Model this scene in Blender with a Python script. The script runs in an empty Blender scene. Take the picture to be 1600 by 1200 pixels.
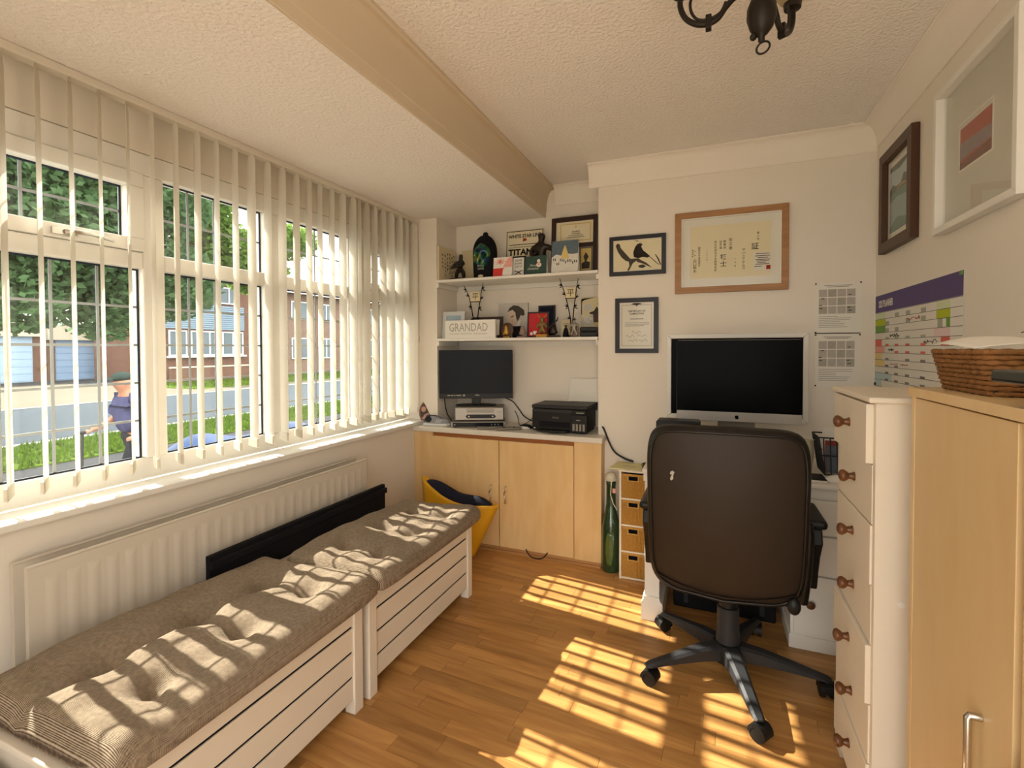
import bpy, math, random
from mathutils import Vector, Matrix
random.seed(7)
R = math.radians
C = bpy.context.scene.collection
sc = bpy.context.scene

# ------------------------------------------------------------------ camera
cam_d = bpy.data.cameras.new('camera')
cam = bpy.data.objects.new('camera', cam_d)
C.objects.link(cam)
sc.camera = cam
cam_d.sensor_width = 36
cam_d.lens = 762.867 / 1600 * 36
cam_d.shift_y = -(600 - 560.748) / 1600
cam_d.clip_start = .02
cam_d.clip_end = 400
YAW, PITCH, ROLL = 0.38716278, 0.02146271, -0.00312686
_f0 = Vector((-math.sin(YAW), math.cos(YAW), 0))
_r0 = Vector((math.cos(YAW), math.sin(YAW), 0))
_u0 = Vector((0, 0, 1))
_f = _f0 * math.cos(PITCH) - _u0 * math.sin(PITCH)
_u = _u0 * math.cos(PITCH) + _f0 * math.sin(PITCH)
_r = _r0 * math.cos(ROLL) + _u * math.sin(ROLL)
_u = -_r0 * math.sin(ROLL) + _u * math.cos(ROLL)
M = Matrix((_r, _u, -_f)).transposed().to_4x4()
M.translation = Vector((0, 0, 1.3))
cam.matrix_world = M

# ------------------------------------------------------------------ world, sun, exposure
w = bpy.data.worlds.new('world')
sc.world = w
w.use_nodes = True
bg = w.node_tree.nodes['Background']
bg.inputs[0].default_value = (1.0, .95, .88, 1)
bg.inputs[1].default_value = 2.0
sun_d = bpy.data.lights.new('sun', 'SUN')
sun = bpy.data.objects.new('sun', sun_d)
C.objects.link(sun)
sun_d.energy = 7.6
sun_d.angle = R(.55)
sun_d.color = (1, .92, .80)
_sd = Vector((.990 , -.139, -.83))
sun.rotation_euler = _sd.to_track_quat('-Z', 'Y').to_euler()
sun.location = (-20, 4, 16)
vs = sc.view_settings
vs.view_transform = 'Standard'
vs.look = 'None'
vs.gamma = 1
vs.use_curve_mapping = False
vs.exposure = 1.22

# ------------------------------------------------------------------ materials
def lin(c):
    if isinstance(c, str):
        c = [int(c[i:i + 2], 16) for i in (0, 2, 4)]
    return tuple(((x / 255) / 12.92 if x <= 10.3 else ((x / 255 + .055) / 1.055) ** 2.4) for x in c) + (1,)

MATS = {}
def mat(name, col, rough=.6, metal=0, spec=.4, noise=None, bump=None, rnd=0, coat=0, sheen=0):
    m = bpy.data.materials.new(name)
    MATS[name] = m
    m.use_nodes = True
    nt = m.node_tree
    N, L = nt.nodes, nt.links
    b = N['Principled BSDF']
    col = lin(col)
    b.inputs['Base Color'].default_value = col
    b.inputs['Roughness'].default_value = rough
    b.inputs['Metallic'].default_value = metal
    b.inputs['Specular IOR Level'].default_value = spec
    b.inputs['Coat Weight'].default_value = coat
    b.inputs['Sheen Weight'].default_value = sheen
    tc = N.new('ShaderNodeTexCoord')
    out = None
    if noise:
        nz = N.new('ShaderNodeTexNoise')
        nz.inputs['Scale'].default_value = noise[0]
        nz.inputs['Detail'].default_value = 4
        L.new(tc.outputs['Object'], nz.inputs['Vector'])
        mx = N.new('ShaderNodeMix'); mx.data_type = 'RGBA'
        k = noise[1]
        mx.inputs[6].default_value = tuple(c * (1 - k) for c in col[:3]) + (1,)
        mx.inputs[7].default_value = tuple(min(1, c * (1 + k)) for c in col[:3]) + (1,)
        L.new(nz.outputs['Fac'], mx.inputs[0])
        out = mx.outputs[2]
    if rnd:
        oi = N.new('ShaderNodeObjectInfo')
        mr = N.new('ShaderNodeMapRange')
        mr.inputs[3].default_value = 1 - rnd
        mr.inputs[4].default_value = 1 + rnd
        L.new(oi.outputs['Random'], mr.inputs[0])
        hs = N.new('ShaderNodeHueSaturation')
        hs.inputs['Color'].default_value = col
        if out: L.new(out, hs.inputs['Color'])
        L.new(mr.outputs[0], hs.inputs['Value'])
        out = hs.outputs[0]
    if out: L.new(out, b.inputs['Base Color'])
    if bump:
        nz = N.new('ShaderNodeTexNoise')
        nz.inputs['Scale'].default_value = bump[0]
        nz.inputs['Detail'].default_value = 3
        L.new(tc.outputs['Object'], nz.inputs['Vector'])
        bp = N.new('ShaderNodeBump')
        bp.inputs['Strength'].default_value = bump[1]
        bp.inputs['Distance'].default_value = bump[2] if len(bump) > 2 else .01
        L.new(nz.outputs['Fac'], bp.inputs['Height'])
        L.new(bp.outputs[0], b.inputs['Normal'])
    return m

def wood(name, c1, c2, axis='x', scale=6, rough=.45, rnd=.0, stretch=14, spec=.4, ring=.5):
    """grain stretched along one axis of the object"""
    m = bpy.data.materials.new(name)
    MATS[name] = m
    m.use_nodes = True
    N, L = m.node_tree.nodes, m.node_tree.links
    b = N['Principled BSDF']
    b.inputs['Roughness'].default_value = rough
    b.inputs['Specular IOR Level'].default_value = spec
    tc = N.new('ShaderNodeTexCoord')
    oi = N.new('ShaderNodeObjectInfo')
    ml = N.new('ShaderNodeVectorMath'); ml.operation = 'MULTIPLY_ADD'
    ml.inputs[1].default_value = {'x': (1, stretch, stretch), 'y': (stretch, 1, stretch), 'z': (stretch, stretch, 1)}[axis]
    L.new(tc.outputs['Object'], ml.inputs[0])
    sh = N.new('ShaderNodeVectorMath'); sh.operation = 'SCALE'
    sh.inputs[0].default_value = (37, 19, 53)
    L.new(oi.outputs['Random'], sh.inputs['Scale'])
    L.new(sh.outputs[0], ml.inputs[2])
    nz = N.new('ShaderNodeTexNoise')
    nz.inputs['Scale'].default_value = scale
    nz.inputs['Detail'].default_value = 5
    nz.inputs['Distortion'].default_value = ring
    L.new(ml.outputs[0], nz.inputs['Vector'])
    rp = N.new('ShaderNodeValToRGB')
    rp.color_ramp.elements[0].position = .3
    rp.color_ramp.elements[1].position = .7
    rp.color_ramp.elements[0].color = lin(c1)
    rp.color_ramp.elements[1].color = lin(c2)
    L.new(nz.outputs['Fac'], rp.inputs[0])
    out = rp.outputs[0]
    if rnd:
        mr = N.new('ShaderNodeMapRange')
        mr.inputs[3].default_value = 1 - rnd
        mr.inputs[4].default_value = 1 + rnd
        L.new(oi.outputs['Random'], mr.inputs[0])
        hs = N.new('ShaderNodeHueSaturation')
        L.new(out, hs.inputs['Color'])
        L.new(mr.outputs[0], hs.inputs['Value'])
        out = hs.outputs[0]
    L.new(out, b.inputs['Base Color'])
    return m

def glass_mat(name, tint=(.95, .97, .96), gloss=.06):
    m = bpy.data.materials.new(name)
    MATS[name] = m
    m.use_nodes = True
    N, L = m.node_tree.nodes, m.node_tree.links
    N.remove(N['Principled BSDF'])
    t = N.new('ShaderNodeBsdfTransparent'); t.inputs[0].default_value = tint + (1,)
    g = N.new('ShaderNodeBsdfGlossy'); g.inputs['Roughness'].default_value = .02
    lw = N.new('ShaderNodeLayerWeight'); lw.inputs['Blend'].default_value = .5
    pw = N.new('ShaderNodeMath'); pw.operation = 'POWER'; pw.inputs[1].default_value = 4
    L.new(lw.outputs['Facing'], pw.inputs[0])
    ma = N.new('ShaderNodeMath'); ma.operation = 'MULTIPLY_ADD'; ma.inputs[1].default_value = .5; ma.inputs[2].default_value = gloss * .5
    L.new(pw.outputs[0], ma.inputs[0])
    mx = N.new('ShaderNodeMixShader')
    L.new(ma.outputs[0], mx.inputs[0]); L.new(t.outputs[0], mx.inputs[1]); L.new(g.outputs[0], mx.inputs[2])
    L.new(mx.outputs[0], N['Material Output'].inputs[0])
    return m

def thin_mat(name, col, trans=.35, rough=.8, noise=None):
    """cloth or leaf that lets some light through"""
    m = mat(name, col, rough, spec=.15, noise=noise)
    N, L = m.node_tree.nodes, m.node_tree.links
    b = N['Principled BSDF']
    t = N.new('ShaderNodeBsdfTranslucent')
    t.inputs[0].default_value = lin(col)
    lk = b.inputs['Base Color'].links
    if lk: L.new(lk[0].from_socket, t.inputs[0])
    mx = N.new('ShaderNodeMixShader'); mx.inputs[0].default_value = trans
    L.new(b.outputs[0], mx.inputs[1]); L.new(t.outputs[0], mx.inputs[2])
    L.new(mx.outputs[0], N['Material Output'].inputs[0])
    return m

# ------------------------------------------------------------------ mesh builder
class MB:
    def __init__(s): s.v = []; s.f = []
    def add(s, vs, fs):
        o = len(s.v)
        s.v += [Vector(p) for p in vs]
        s.f += [tuple(i + o for i in f) for f in fs]
        return s
    def box(s, x0, x1, y0, y1, z0, z1):
        x0, x1 = min(x0, x1), max(x0, x1); y0, y1 = min(y0, y1), max(y0, y1); z0, z1 = min(z0, z1), max(z0, z1)
        return s.add([(x, y, z) for z in (z0, z1) for y in (y0, y1) for x in (x0, x1)],
                     [(0, 2, 3, 1), (4, 5, 7, 6), (0, 1, 5, 4), (2, 6, 7, 3), (0, 4, 6, 2), (1, 3, 7, 5)])
    def obox(s, c, u, v, n, a, b, d):
        """box centred at c, half sizes a b d along axes u v n"""
        c, u, v, n = Vector(c), Vector(u), Vector(v), Vector(n)
        return s.add([c + u * a * i + v * b * j + n * d * k for k in (-1, 1) for j in (-1, 1) for i in (-1, 1)],
                     [(0, 2, 3, 1), (4, 5, 7, 6), (0, 1, 5, 4), (2, 6, 7, 3), (0, 4, 6, 2), (1, 3, 7, 5)])
    def tube(s, pts, r, n=8, closed=False, flat=None):
        pts = [Vector(p) for p in pts]
        k = len(pts)
        rs = r if isinstance(r, (list, tuple)) else [r] * k
        rings = []
        up = None
        for i, p in enumerate(pts):
            if closed: t = pts[(i + 1) % k] - pts[i - 1]
            else: t = pts[min(i + 1, k - 1)] - pts[max(i - 1, 0)]
            t = t.normalized() if t.length > 1e-9 else Vector((0, 0, 1))
            if up is None:
                up = Vector((0, 0, 1)) if abs(t.z) < .9 else Vector((1, 0, 0))
            a = (up - t * up.dot(t))
            if a.length < 1e-5: a = t.orthogonal()
            a.normalize(); up = a
            b = t.cross(a)
            fl = flat or 1
            rings.append([p + (a * math.cos(2 * math.pi * j / n) * fl + b * math.sin(2 * math.pi * j / n)) * rs[i] for j in range(n)])
        vs = [q for g in rings for q in g]
        fs = []
        for i in range(k if closed else k - 1):
            i2 = (i + 1) % k
            for j in range(n):
                fs.append((i * n + j, i * n + (j + 1) % n, i2 * n + (j + 1) % n, i2 * n + j))
        if not closed:
            fs.append(tuple(range(n - 1, -1, -1)))
            fs.append(tuple((k - 1) * n + j for j in range(n)))
        return s.add(vs, fs)
    def cyl(s, p0, p1, r0, r1=None, n=16):
        return s.tube([p0, p1], [r0, r0 if r1 is None else r1], n)
    def lathe(s, prof, c=(0, 0, 0), n=24, ax=(0, 0, 1)):
        """profile [(radius, height)] round the axis through c"""
        c, ax = Vector(c), Vector(ax).normalized()
        a = ax.orthogonal().normalized(); b = ax.cross(a)
        vs = []; fs = []
        for r, h in prof:
            for j in range(n):
                t = 2 * math.pi * j / n
                vs.append(c + ax * h + (a * math.cos(t) + b * math.sin(t)) * max(r, 1e-5))
        for i in range(len(prof) - 1):
            for j in range(n):
                fs.append((i * n + j, i * n + (j + 1) % n, (i + 1) * n + (j + 1) % n, (i + 1) * n + j))
        fs.append(tuple(range(n - 1, -1, -1)))
        fs.append(tuple((len(prof) - 1) * n + j for j in range(n)))
        return s.add(vs, fs)
    def ball(s, c, r, n=16, m=10):
        rx, ry, rz = r if isinstance(r, (tuple, list)) else (r, r, r)
        c = Vector(c)
        vs = []
        for i in range(m + 1):
            t = math.pi * i / m
            for j in range(n):
                p = 2 * math.pi * j / n
                vs.append(c + Vector((rx * max(math.sin(t), 1e-4) * math.cos(p), ry * max(math.sin(t), 1e-4) * math.sin(p), -rz * math.cos(t))))
        fs = [(i * n + j, i * n + (j + 1) % n, (i + 1) * n + (j + 1) % n, (i + 1) * n + j) for i in range(m) for j in range(n)]
        return s.add(vs, fs)
    def floor_at(s, z):
        for v in s.v: v.z = max(v.z, z)
        return s
    def poly(s, pl, pts, c0, c1):
        """prism on plane pl from depth c0 to c1"""
        k = len(pts)
        ar = sum(pts[i][0] * pts[(i + 1) % k][1] - pts[(i + 1) % k][0] * pts[i][1] for i in range(k))
        if ar < 0: pts = pts[::-1]
        vs = [pl(a, b, c0) for a, b in pts] + [pl(a, b, c1) for a, b in pts]
        fs = [tuple(range(k - 1, -1, -1)), tuple(range(k, 2 * k))] + [(i, (i + 1) % k, k + (i + 1) % k, k + i) for i in range(k)]
        return s.add(vs, fs)
    def rect(s, pl, a0, a1, b0, b1, c0, c1):
        return s.poly(pl, [(a0, b0), (a1, b0), (a1, b1), (a0, b1)], c0, c1)
    def grid(s, fn, nu, nv, closed=False):
        vs = [fn(i / nu, j / nv) for j in range(nv + 1) for i in range(nu + 1)]
        fs = [(j * (nu + 1) + i, j * (nu + 1) + i + 1, (j + 1) * (nu + 1) + i + 1, (j + 1) * (nu + 1) + i) for j in range(nv) for i in range(nu)]
        return s.add(vs, fs)

class Pl:
    """a picture plane: o bottom-left corner, u to the right, v up, n towards the viewer"""
    def __init__(s, o, u, v, n=None):
        s.o, s.u, s.v = Vector(o), Vector(u).normalized(), Vector(v).normalized()
        s.n = Vector(n).normalized() if n else s.u.cross(s.v).normalized()
    def __call__(s, a, b, c=0): return s.o + s.u * a + s.v * b + s.n * c
    def sub(s, a, b, c=0): return Pl(s(a, b, c), s.u, s.v, s.n)

def shape_smooth(me, ang):
    me.polygons.foreach_set('use_smooth', [True] * len(me.polygons))
    if ang: me.set_sharp_from_angle(angle=R(ang))

OFF = {}
def props(o, label=None, cat=None, group=None, kind=None):
    if label: o['label'] = label
    if cat: o['category'] = cat
    if group: o['group'] = group
    if kind: o['kind'] = kind

def thing(name, label, cat, loc=(0, 0, 0), rot=None, group=None, kind=None, local=False):
    o = bpy.data.objects.new(name, None)
    o.empty_display_size = .05
    C.objects.link(o)
    o.location = loc
    if rot is not None: o.rotation_euler = rot
    OFF[o.name] = Vector((0, 0, 0)) if local or rot is not None else Vector(loc)
    props(o, label, cat, group, kind)
    return o

def build(name, mb, m, parent=None, smooth=None, bev=0, seg=2, origin=None, label=None, kind=None, group=None, cat=None, sub=0, solid=0):
    """link the builder's mesh as one object; with no parent it becomes a top-level object"""
    off = OFF[parent.name] if parent else (Vector(origin) if origin is not None else Vector((0, 0, 0)))
    me = bpy.data.meshes.new(name)
    me.from_pydata([tuple(p - off) for p in mb.v], [], mb.f)
    me.validate()
    me.update()
    me.materials.append(MATS[m] if isinstance(m, str) else m)
    if smooth is not None: shape_smooth(me, smooth)
    o = bpy.data.objects.new(name, me)
    C.objects.link(o)
    if parent: o.parent = parent; OFF[o.name] = off
    else: o.location = off; OFF[o.name] = off
    if solid:
        md = o.modifiers.new('solid', 'SOLIDIFY'); md.thickness = solid; md.offset = 0
    if bev:
        md = o.modifiers.new('bevel', 'BEVEL'); md.width = bev; md.segments = seg; md.limit_method = 'ANGLE'; md.angle_limit = R(40)
    if sub:
        md = o.modifiers.new('sub', 'SUBSURF'); md.levels = sub; md.render_levels = sub
    props(o, label, cat, group, kind)
    return o

def dup(o, parent=None):
    c = o.copy()
    C.objects.link(c)
    if parent is not None: c.parent = parent
    OFF[c.name] = OFF[o.name].copy()
    for ch in o.children: dup(ch, c)
    return c

def skin_fig(name, joints, bones, m, parent=None, origin=None, sub=2, root=0, loc=(0, 0, 0), sc_=1.0, rot=0.0):
    """one continuous figure grown over a skeleton: joints [(x, y, z, r)], bones [(i, j)]"""
    import bmesh
    off = OFF[parent.name] if parent else (Vector(origin) if origin is not None else Vector((0, 0, 0)))
    bm = bmesh.new()
    ly = bm.verts.layers.skin.verify()
    c_, s_ = math.cos(rot), math.sin(rot)
    vs = []
    for i, (x, y, z, r) in enumerate(joints):
        p = Vector((x * c_ - y * s_, x * s_ + y * c_, z)) * sc_ + Vector(loc) - off
        v = bm.verts.new(p)
        rr_ = r if isinstance(r, tuple) else (r, r)
        v[ly].radius = (rr_[0] * sc_, rr_[1] * sc_)
        v[ly].use_root = (i == root)
        vs.append(v)
    for a, b_ in bones: bm.edges.new((vs[a], vs[b_]))
    me = bpy.data.meshes.new(name)
    bm.to_mesh(me); bm.free()
    me.materials.append(MATS[m] if isinstance(m, str) else m)
    o = bpy.data.objects.new(name, me)
    C.objects.link(o)
    if parent: o.parent = parent
    else: o.location = off
    OFF[o.name] = off
    sk = o.modifiers.new('skin', 'SKIN'); sk.use_smooth_shade = True; sk.branch_smoothing = .4
    sb = o.modifiers.new('sub', 'SUBSURF'); sb.levels = sub; sb.render_levels = sub
    return o

TEXTS = []
def text(s, pl, a, b, mtl, parent, width=None, height=None, c=.0006, name='lettering', size=1.0, spacing=1.0, line=1.0, bold=0, shear=0, label=None):
    """lettering centred at (a, b) on plane pl, scaled to a width and/or a height"""
    TEXTS.append((s, pl, a, b, mtl, parent, width, height, c, name, spacing, line, bold, shear, label))

def flush_texts():
    tmp = []
    for t in TEXTS:
        cu = bpy.data.curves.new('t', 'FONT')
        cu.body = t[0]; cu.align_x = 'CENTER'
        cu.space_character = t[10]; cu.space_line = t[11]; cu.offset = t[12]; cu.shear = t[13]
        cu.resolution_u = 2
        ob = bpy.data.objects.new('t', cu)
        C.objects.link(ob); tmp.append(ob)
    dg = bpy.context.evaluated_depsgraph_get()
    dg.update()
    for ob, (s, pl, a, b, mtl, parent, width, height, c, name, *_r, label) in zip(tmp, TEXTS):
        me = ob.evaluated_get(dg).to_mesh()
        vs = [v.co.copy() for v in me.vertices]; fs = [tuple(p.vertices) for p in me.polygons]
        if not vs: continue
        x0, x1 = min(v.x for v in vs), max(v.x for v in vs); y0, y1 = min(v.y for v in vs), max(v.y for v in vs)
        sx = sy = None
        if width: sx = width / max(x1 - x0, 1e-6)
        if height: sy = height / max(y1 - y0, 1e-6)
        sx = sx or sy; sy = sy or sx
        if name == 'character': sx = sy = min(sx, sy)
        mb = MB()
        mb.add([pl(a + (v.x - (x0 + x1) / 2) * sx, b + (v.y - (y0 + y1) / 2) * sy, c) for v in vs], fs)
        build(name, mb, mtl, parent, label=label)
    for ob in tmp:
        cu = ob.data
        bpy.data.objects.remove(ob); bpy.data.curves.remove(cu)

def spline(pts, k=6):
    pts = [Vector(p) for p in pts]
    o_ = []
    for i in range(len(pts) - 1):
        p0, p1, p2, p3 = pts[max(i - 1, 0)], pts[i], pts[i + 1], pts[min(i + 2, len(pts) - 1)]
        for j in range(k):
            s_ = j / k
            o_.append(.5 * ((2 * p1) + (p2 - p0) * s_ + (2 * p0 - 5 * p1 + 4 * p2 - p3) * s_ ** 2 + (3 * p1 - p0 - 3 * p2 + p3) * s_ ** 3))
    o_.append(pts[-1])
    return o_

def arc(cx, cy, r, a0, a1, n):
    return [(cx + r * math.cos(R(a0 + (a1 - a0) * i / n)), cy + r * math.sin(R(a0 + (a1 - a0) * i / n))) for i in range(n + 1)]

def rrect(w, h, r, n=5):
    """rounded rectangle outline centred at 0"""
    p = []
    for cx, cy, a in ((w / 2 - r, h / 2 - r, 0), (-w / 2 + r, h / 2 - r, 90), (-w / 2 + r, -h / 2 + r, 180), (w / 2 - r, -h / 2 + r, 270)):
        p += arc(cx, cy, r, a, a + 90, n)
    return p

# ------------------------------------------------------------------ palette
mat('wall_paint', 'E9E1D4', .85, spec=.2, noise=(3, .02), bump=(220, .25, .002))
mat('ceiling_paint', 'F4EEE8', .9, spec=.15, bump=(75, .8, .009))
mat('ceiling_smooth', 'EFE7DC', .85, spec=.2, noise=(3, .02))
mat('gloss_white', 'E9E6DE', .35, noise=(8, .02))
mat('upvc', 'EEEBE4', .3)
mat('gasket', '1C2433', .6)
mat('lead', '9EA3A6', .5, metal=.4)
mat('chrome', 'C9C6C0', .25, metal=1)
glass_mat('glass')
glass_mat('picture_glass', (.98, .98, .97), .012)
thin_mat('blind_cloth', 'E9E3D6', .38, .8, noise=(300, .05))
mat('rail_white', 'D9D1C2', .5)
mat('radiator_white', 'D0C7B8', .4)
mat('board_dark', '6A4526', .6)
wood('floor_oak', 'A06F3C', 'C39358', 'x', 3.5, .36, .2, 9)
wood('floor_oak_far', 'A06F3C', 'C39358', 'x', 3.5, .36, 0, 9)
mat('white_wood', 'DFD5C4', .5, noise=(14, .03), rnd=.02)
wood('beech', 'D8B27A', 'E2C18C', 'z', 3, .42, .015, 5)
wood('beech_light', 'D2B483', 'DCC295', 'z', 2.4, .42, .015, 4)
wood('plinth_wood', 'A97A48', 'BC8B57', 'x', 4, .5, 0, 8)
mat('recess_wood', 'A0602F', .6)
mat('worktop', 'DAD3C6', .4, noise=(60, .03))
mat('black_plastic', '141414', .45, spec=.3)
mat('black_matt', '17161A', .8, spec=.15)
mat('dark_grey', '2B2B2D', .5, spec=.3)
mat('silver_plastic', '8C867B', .4, metal=.4)
mat('alu', '98928A', .4, metal=.6)
mat('screen_black', '050507', .3, spec=.04)
mat('tv_screen', '0B0E18', .35, spec=.12)
mat('white_plastic', 'E4E2DC', .4)
mat('paper', 'E8E4DA', .85, spec=.1)
mat('paper_cream', 'EADFC0', .85, spec=.1, noise=(9, .04))
mat('ink', '1A1614', .8, spec=.1)
mat('ink_soft', '4A443F', .8, spec=.1)
mat('ink_grey', '8E8A84', .85, spec=.1)
mat('ink_red', 'B0382C', .8, spec=.1)
mat('red', 'C41E22', .55)
mat('gold', 'B38B3E', .35, metal=.6)
mat('bronze', '2E2620', .35, metal=.35, noise=(20, .2))
mat('dark_wood', '33201B', .4, noise=(18, .15))
mat('black_frame', '1B1820', .4)
wood('oak_frame', '9A6E42', 'AF8153', 'x', 4, .45, 0, 8)
mat('knob_wood', '5F3615', .4, noise=(14, .15), coat=.3)

# ------------------------------------------------------------------ room shell
XR, YB, YA, ZC, ZL = .758, 2.94, 3.22, 2.4, 2.2
YBACK = -.7
b = MB()
b.box(-2.12, -1.885, YBACK, 2.935, -.1, .775)
b.box(-2.12, -2.0, YBACK, 2.935, 2.045, 2.5)
b.box(-2.12, -1.9, YBACK, .55, .775, 2.2)
b.box(-2.12, -1.755, 2.935, 3.34, -.1, 2.5)
build('wall_left', b, 'wall_paint', kind='structure')
b = MB()
b.box(-.633, XR + .1, YB, 3.34, -.1, 2.5)
b.box(-1.755, -.633, YA, 3.34, -.1, 2.5)
build('wall_back', b, 'wall_paint', kind='structure')
build('wall_right', MB().box(XR, XR + .1, YBACK, YB, -.1, 2.5), 'wall_paint', kind='structure')
ce = build('ceiling', MB().box(-1.06, XR + .1, YBACK, 3.34, ZC, 2.5), 'ceiling_paint', kind='structure')
build('lower_panel', MB().box(-2.12, -1.062, YBACK, 3.34, ZL, 2.31), 'ceiling_paint', ce)
b = MB()
pl = Pl((0, YBACK, 0), (1, 0, 0), (0, 0, 1), (0, 1, 0))
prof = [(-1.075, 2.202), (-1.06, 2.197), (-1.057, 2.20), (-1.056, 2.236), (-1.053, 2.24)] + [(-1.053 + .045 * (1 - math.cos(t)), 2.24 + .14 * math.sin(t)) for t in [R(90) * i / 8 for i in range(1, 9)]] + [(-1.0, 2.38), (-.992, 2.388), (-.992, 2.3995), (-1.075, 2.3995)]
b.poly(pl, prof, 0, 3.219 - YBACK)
mat('beam_shade', 'D3C3AB', .7, spec=.25, noise=(3, .02))  # shade of the beam face put into a darker base colour
build('trim_2', b, 'beam_shade', smooth=25, kind='structure')

def coving(name, p0, p1, out, h, d):
    """concave cornice from p0 to p1 (on the wall, at ceiling height), projecting along out"""
    p0, p1, out = Vector(p0), Vector(p1), Vector(out)
    ln = p1 - p0
    pl = Pl(p0, out, (0, 0, 1), ln)
    pts = [(0, 0), (0, -h), (.005, -h), (.005, -h + .008)]
    for i in range(9):
        t = R(90) * i / 8
        pts.append((.006 + (d - .012) * (1 - math.cos(t)), -h + .01 + (h - .02) * math.sin(t)))
    pts += [(d - .005, -.008), (d, -.006), (d, 0)]
    return build(name, MB().poly(pl, pts, 0, ln.length), 'ceiling_smooth', smooth=25, kind='structure')
coving('trim_3', (-.69, YB - .0005, ZC - .0005), (XR - .001, YB - .0005, ZC - .0005), (0, -1, 0), .134, .06)
coving('trim_4', (XR - .0005, YBACK, ZC - .0005), (XR - .0005, YB - .001, ZC - .0005), (-1, 0, 0), .115, .072)
coving('trim_5', (-.6335, YB, ZC - .0005), (-.6335, YA - .001, ZC - .0005), (-1, 0, 0), .134, .06)
coving('trim_6', (-.992, YA - .0005, ZC - .0005), (-.69, YA - .0005, ZC - .0005), (0, -1, 0), .13, .05)

b = MB()
b.box(-2.12, -.9, YBACK - .1, YBACK, -.1, 2.5); b.box(-.9, XR + .1, YBACK - .1, YBACK, 2.2, 2.5); b.box(.70, XR + .1, YBACK - .1, YBACK, -.1, 2.2)
build('wall_rear', b, 'wall_paint', kind='structure')  # unseen wall, its wide opening made up to let fill light in
fl = build('floor', MB().box(-1.9, XR + .1, YBACK, 3.3, -.1, -.004), 'board_dark', kind='structure')
# floor strips: oak, laid a few degrees off the wall line
ang = R(-3)
cu, su = math.cos(ang), math.sin(ang)
SW = .0668
smesh = {}
def strip(L_, x, y):
    if L_ not in smesh:
        o = build('floor_strip', MB().box(-L_ / 2 + .0006, L_ / 2 - .0006, -SW / 2 + .0004, SW / 2 - .0004, -.0035, 0), 'floor_oak', fl)
        OFF[o.name] = Vector((0, 0, 0)); smesh[L_] = o
    else:
        o = smesh[L_].copy(); C.objects.link(o); o.parent = fl
    o.location = (x, y, random.uniform(-.0004, 0))
    o.rotation_euler = (0, 0, ang)
rs = random.Random(3)
n_strip = 0
for r_ in range(-3, 34):
    yv = .93 + r_ * SW
    u = -1.85 + rs.uniform(-.25, 0)
    while u < .95:
        L_ = rs.choice((.3, .36, .42, .48, .54))
        uc = u + L_ / 2
        x = cu * uc - su * yv; y = su * uc + cu * yv
        u += L_
        if -1.5 < x < .70 and .86 < y < 2.92 or -1.8 < x <= -1.5 and 2.2 < y < 2.83:
            strip(L_, x, y); n_strip += 1
b = MB(); b.box(-1.88, XR, YBACK, .72, -.0035, -.001)
build('floor_boards', b, 'floor_oak_far', fl, kind='stuff')

# ------------------------------------------------------------------ window
win = thing('window_1', None, None, (-2.0, 1.74, .8), kind='structure')
def bar(y0, y1, z0, z1, x0=-2.07, x1=-2.0, name='frame_bar'):
    return build(name, MB().box(x0, x1, y0, y1, z0, z1), 'upvc', win, bev=.006)
bar(.551, 2.934, .801, .884, x1=-2.016); bar(.551, 2.934, 1.962, 2.044)
COLS = [(.66, 1.195), (1.275, 1.745), (1.87, 2.33), (2.47, 2.85)]
for y0, y1 in ((.551, .66), (1.195, 1.275), (1.745, 1.87), (2.33, 2.47), (2.85, 2.934)):
    bar(y0, y1, .884, 1.962, x1=-1.998)
for y0, y1 in COLS: bar(y0, y1, 1.606, 1.668, x1=-1.996)
GX = -2.034
for k, (y0, y1) in enumerate(COLS):
    vent = k in (0, 3)
    rows = [(.884, 1.606, 5)] + ([(1.716, 1.908, 2)] if vent else [(1.668, 1.962, 2)])
    if vent:                                       # opening top light with its own sash and handle
        sash = build('vent_sash', MB().box(-2.05, -1.984, y0, y1, 1.669, 1.716).box(-2.05, -1.984, y0, y1, 1.908, 1.961)
                     .box(-2.05, -1.984, y0, y0 + .055, 1.716, 1.908).box(-2.05, -1.984, y1 - .055, y1, 1.716, 1.908), 'upvc', win, bev=.004)
        hc = (y0 + y1) / 2 + (.06 if k == 0 else 0)
        h = MB().obox((-1.979, hc - .045, 1.69), (0, 1, 0), (0, 0, 1), (1, 0, 0), .034, .011, .006)
        h.tube([(-1.972, hc - .045, 1.69), (-1.962, hc - .03, 1.692), (-1.958, hc + .02, 1.694), (-1.962, hc + .09, 1.684)], [.008, .008, .007, .005], 8)
        build('vent_handle', h, 'chrome', sash, smooth=40)
    for (z0, z1, nr) in rows:
        a0, a1 = (y0 + .055, y1 - .055) if (vent and nr == 2) else (y0, y1)
        build('glass_pane', MB().box(GX - .008, GX - .002, a0 + .002, a1 - .002, z0 + .002, z1 - .002), 'glass', win)
        g = MB()
        t = .006
        for q in ((a0, a1, z0, z0 + t), (a0, a1, z1 - t, z1), (a0, a0 + t, z0 + t, z1 - t), (a1 - t, a1, z0 + t, z1 - t)):
            g.box(GX, GX + .006, *q)
        build('gasket', g, 'gasket', win)
        nc = 4 if not (vent and nr == 2) else 3
        for i in range(1, nc):
            yy = a0 + (a1 - a0) * i / nc
            build('lead_strip', MB().box(GX - .0015, GX + .001, yy - .0045, yy + .0045, z0, z1), 'lead', win)
        for i in range(1, nr):
            zz = z0 + (z1 - z0) * i / nr
            build('lead_strip', MB().box(GX - .001, GX + .002, a0, a1, zz - .0045, zz + .0045), 'lead', win)
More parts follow.
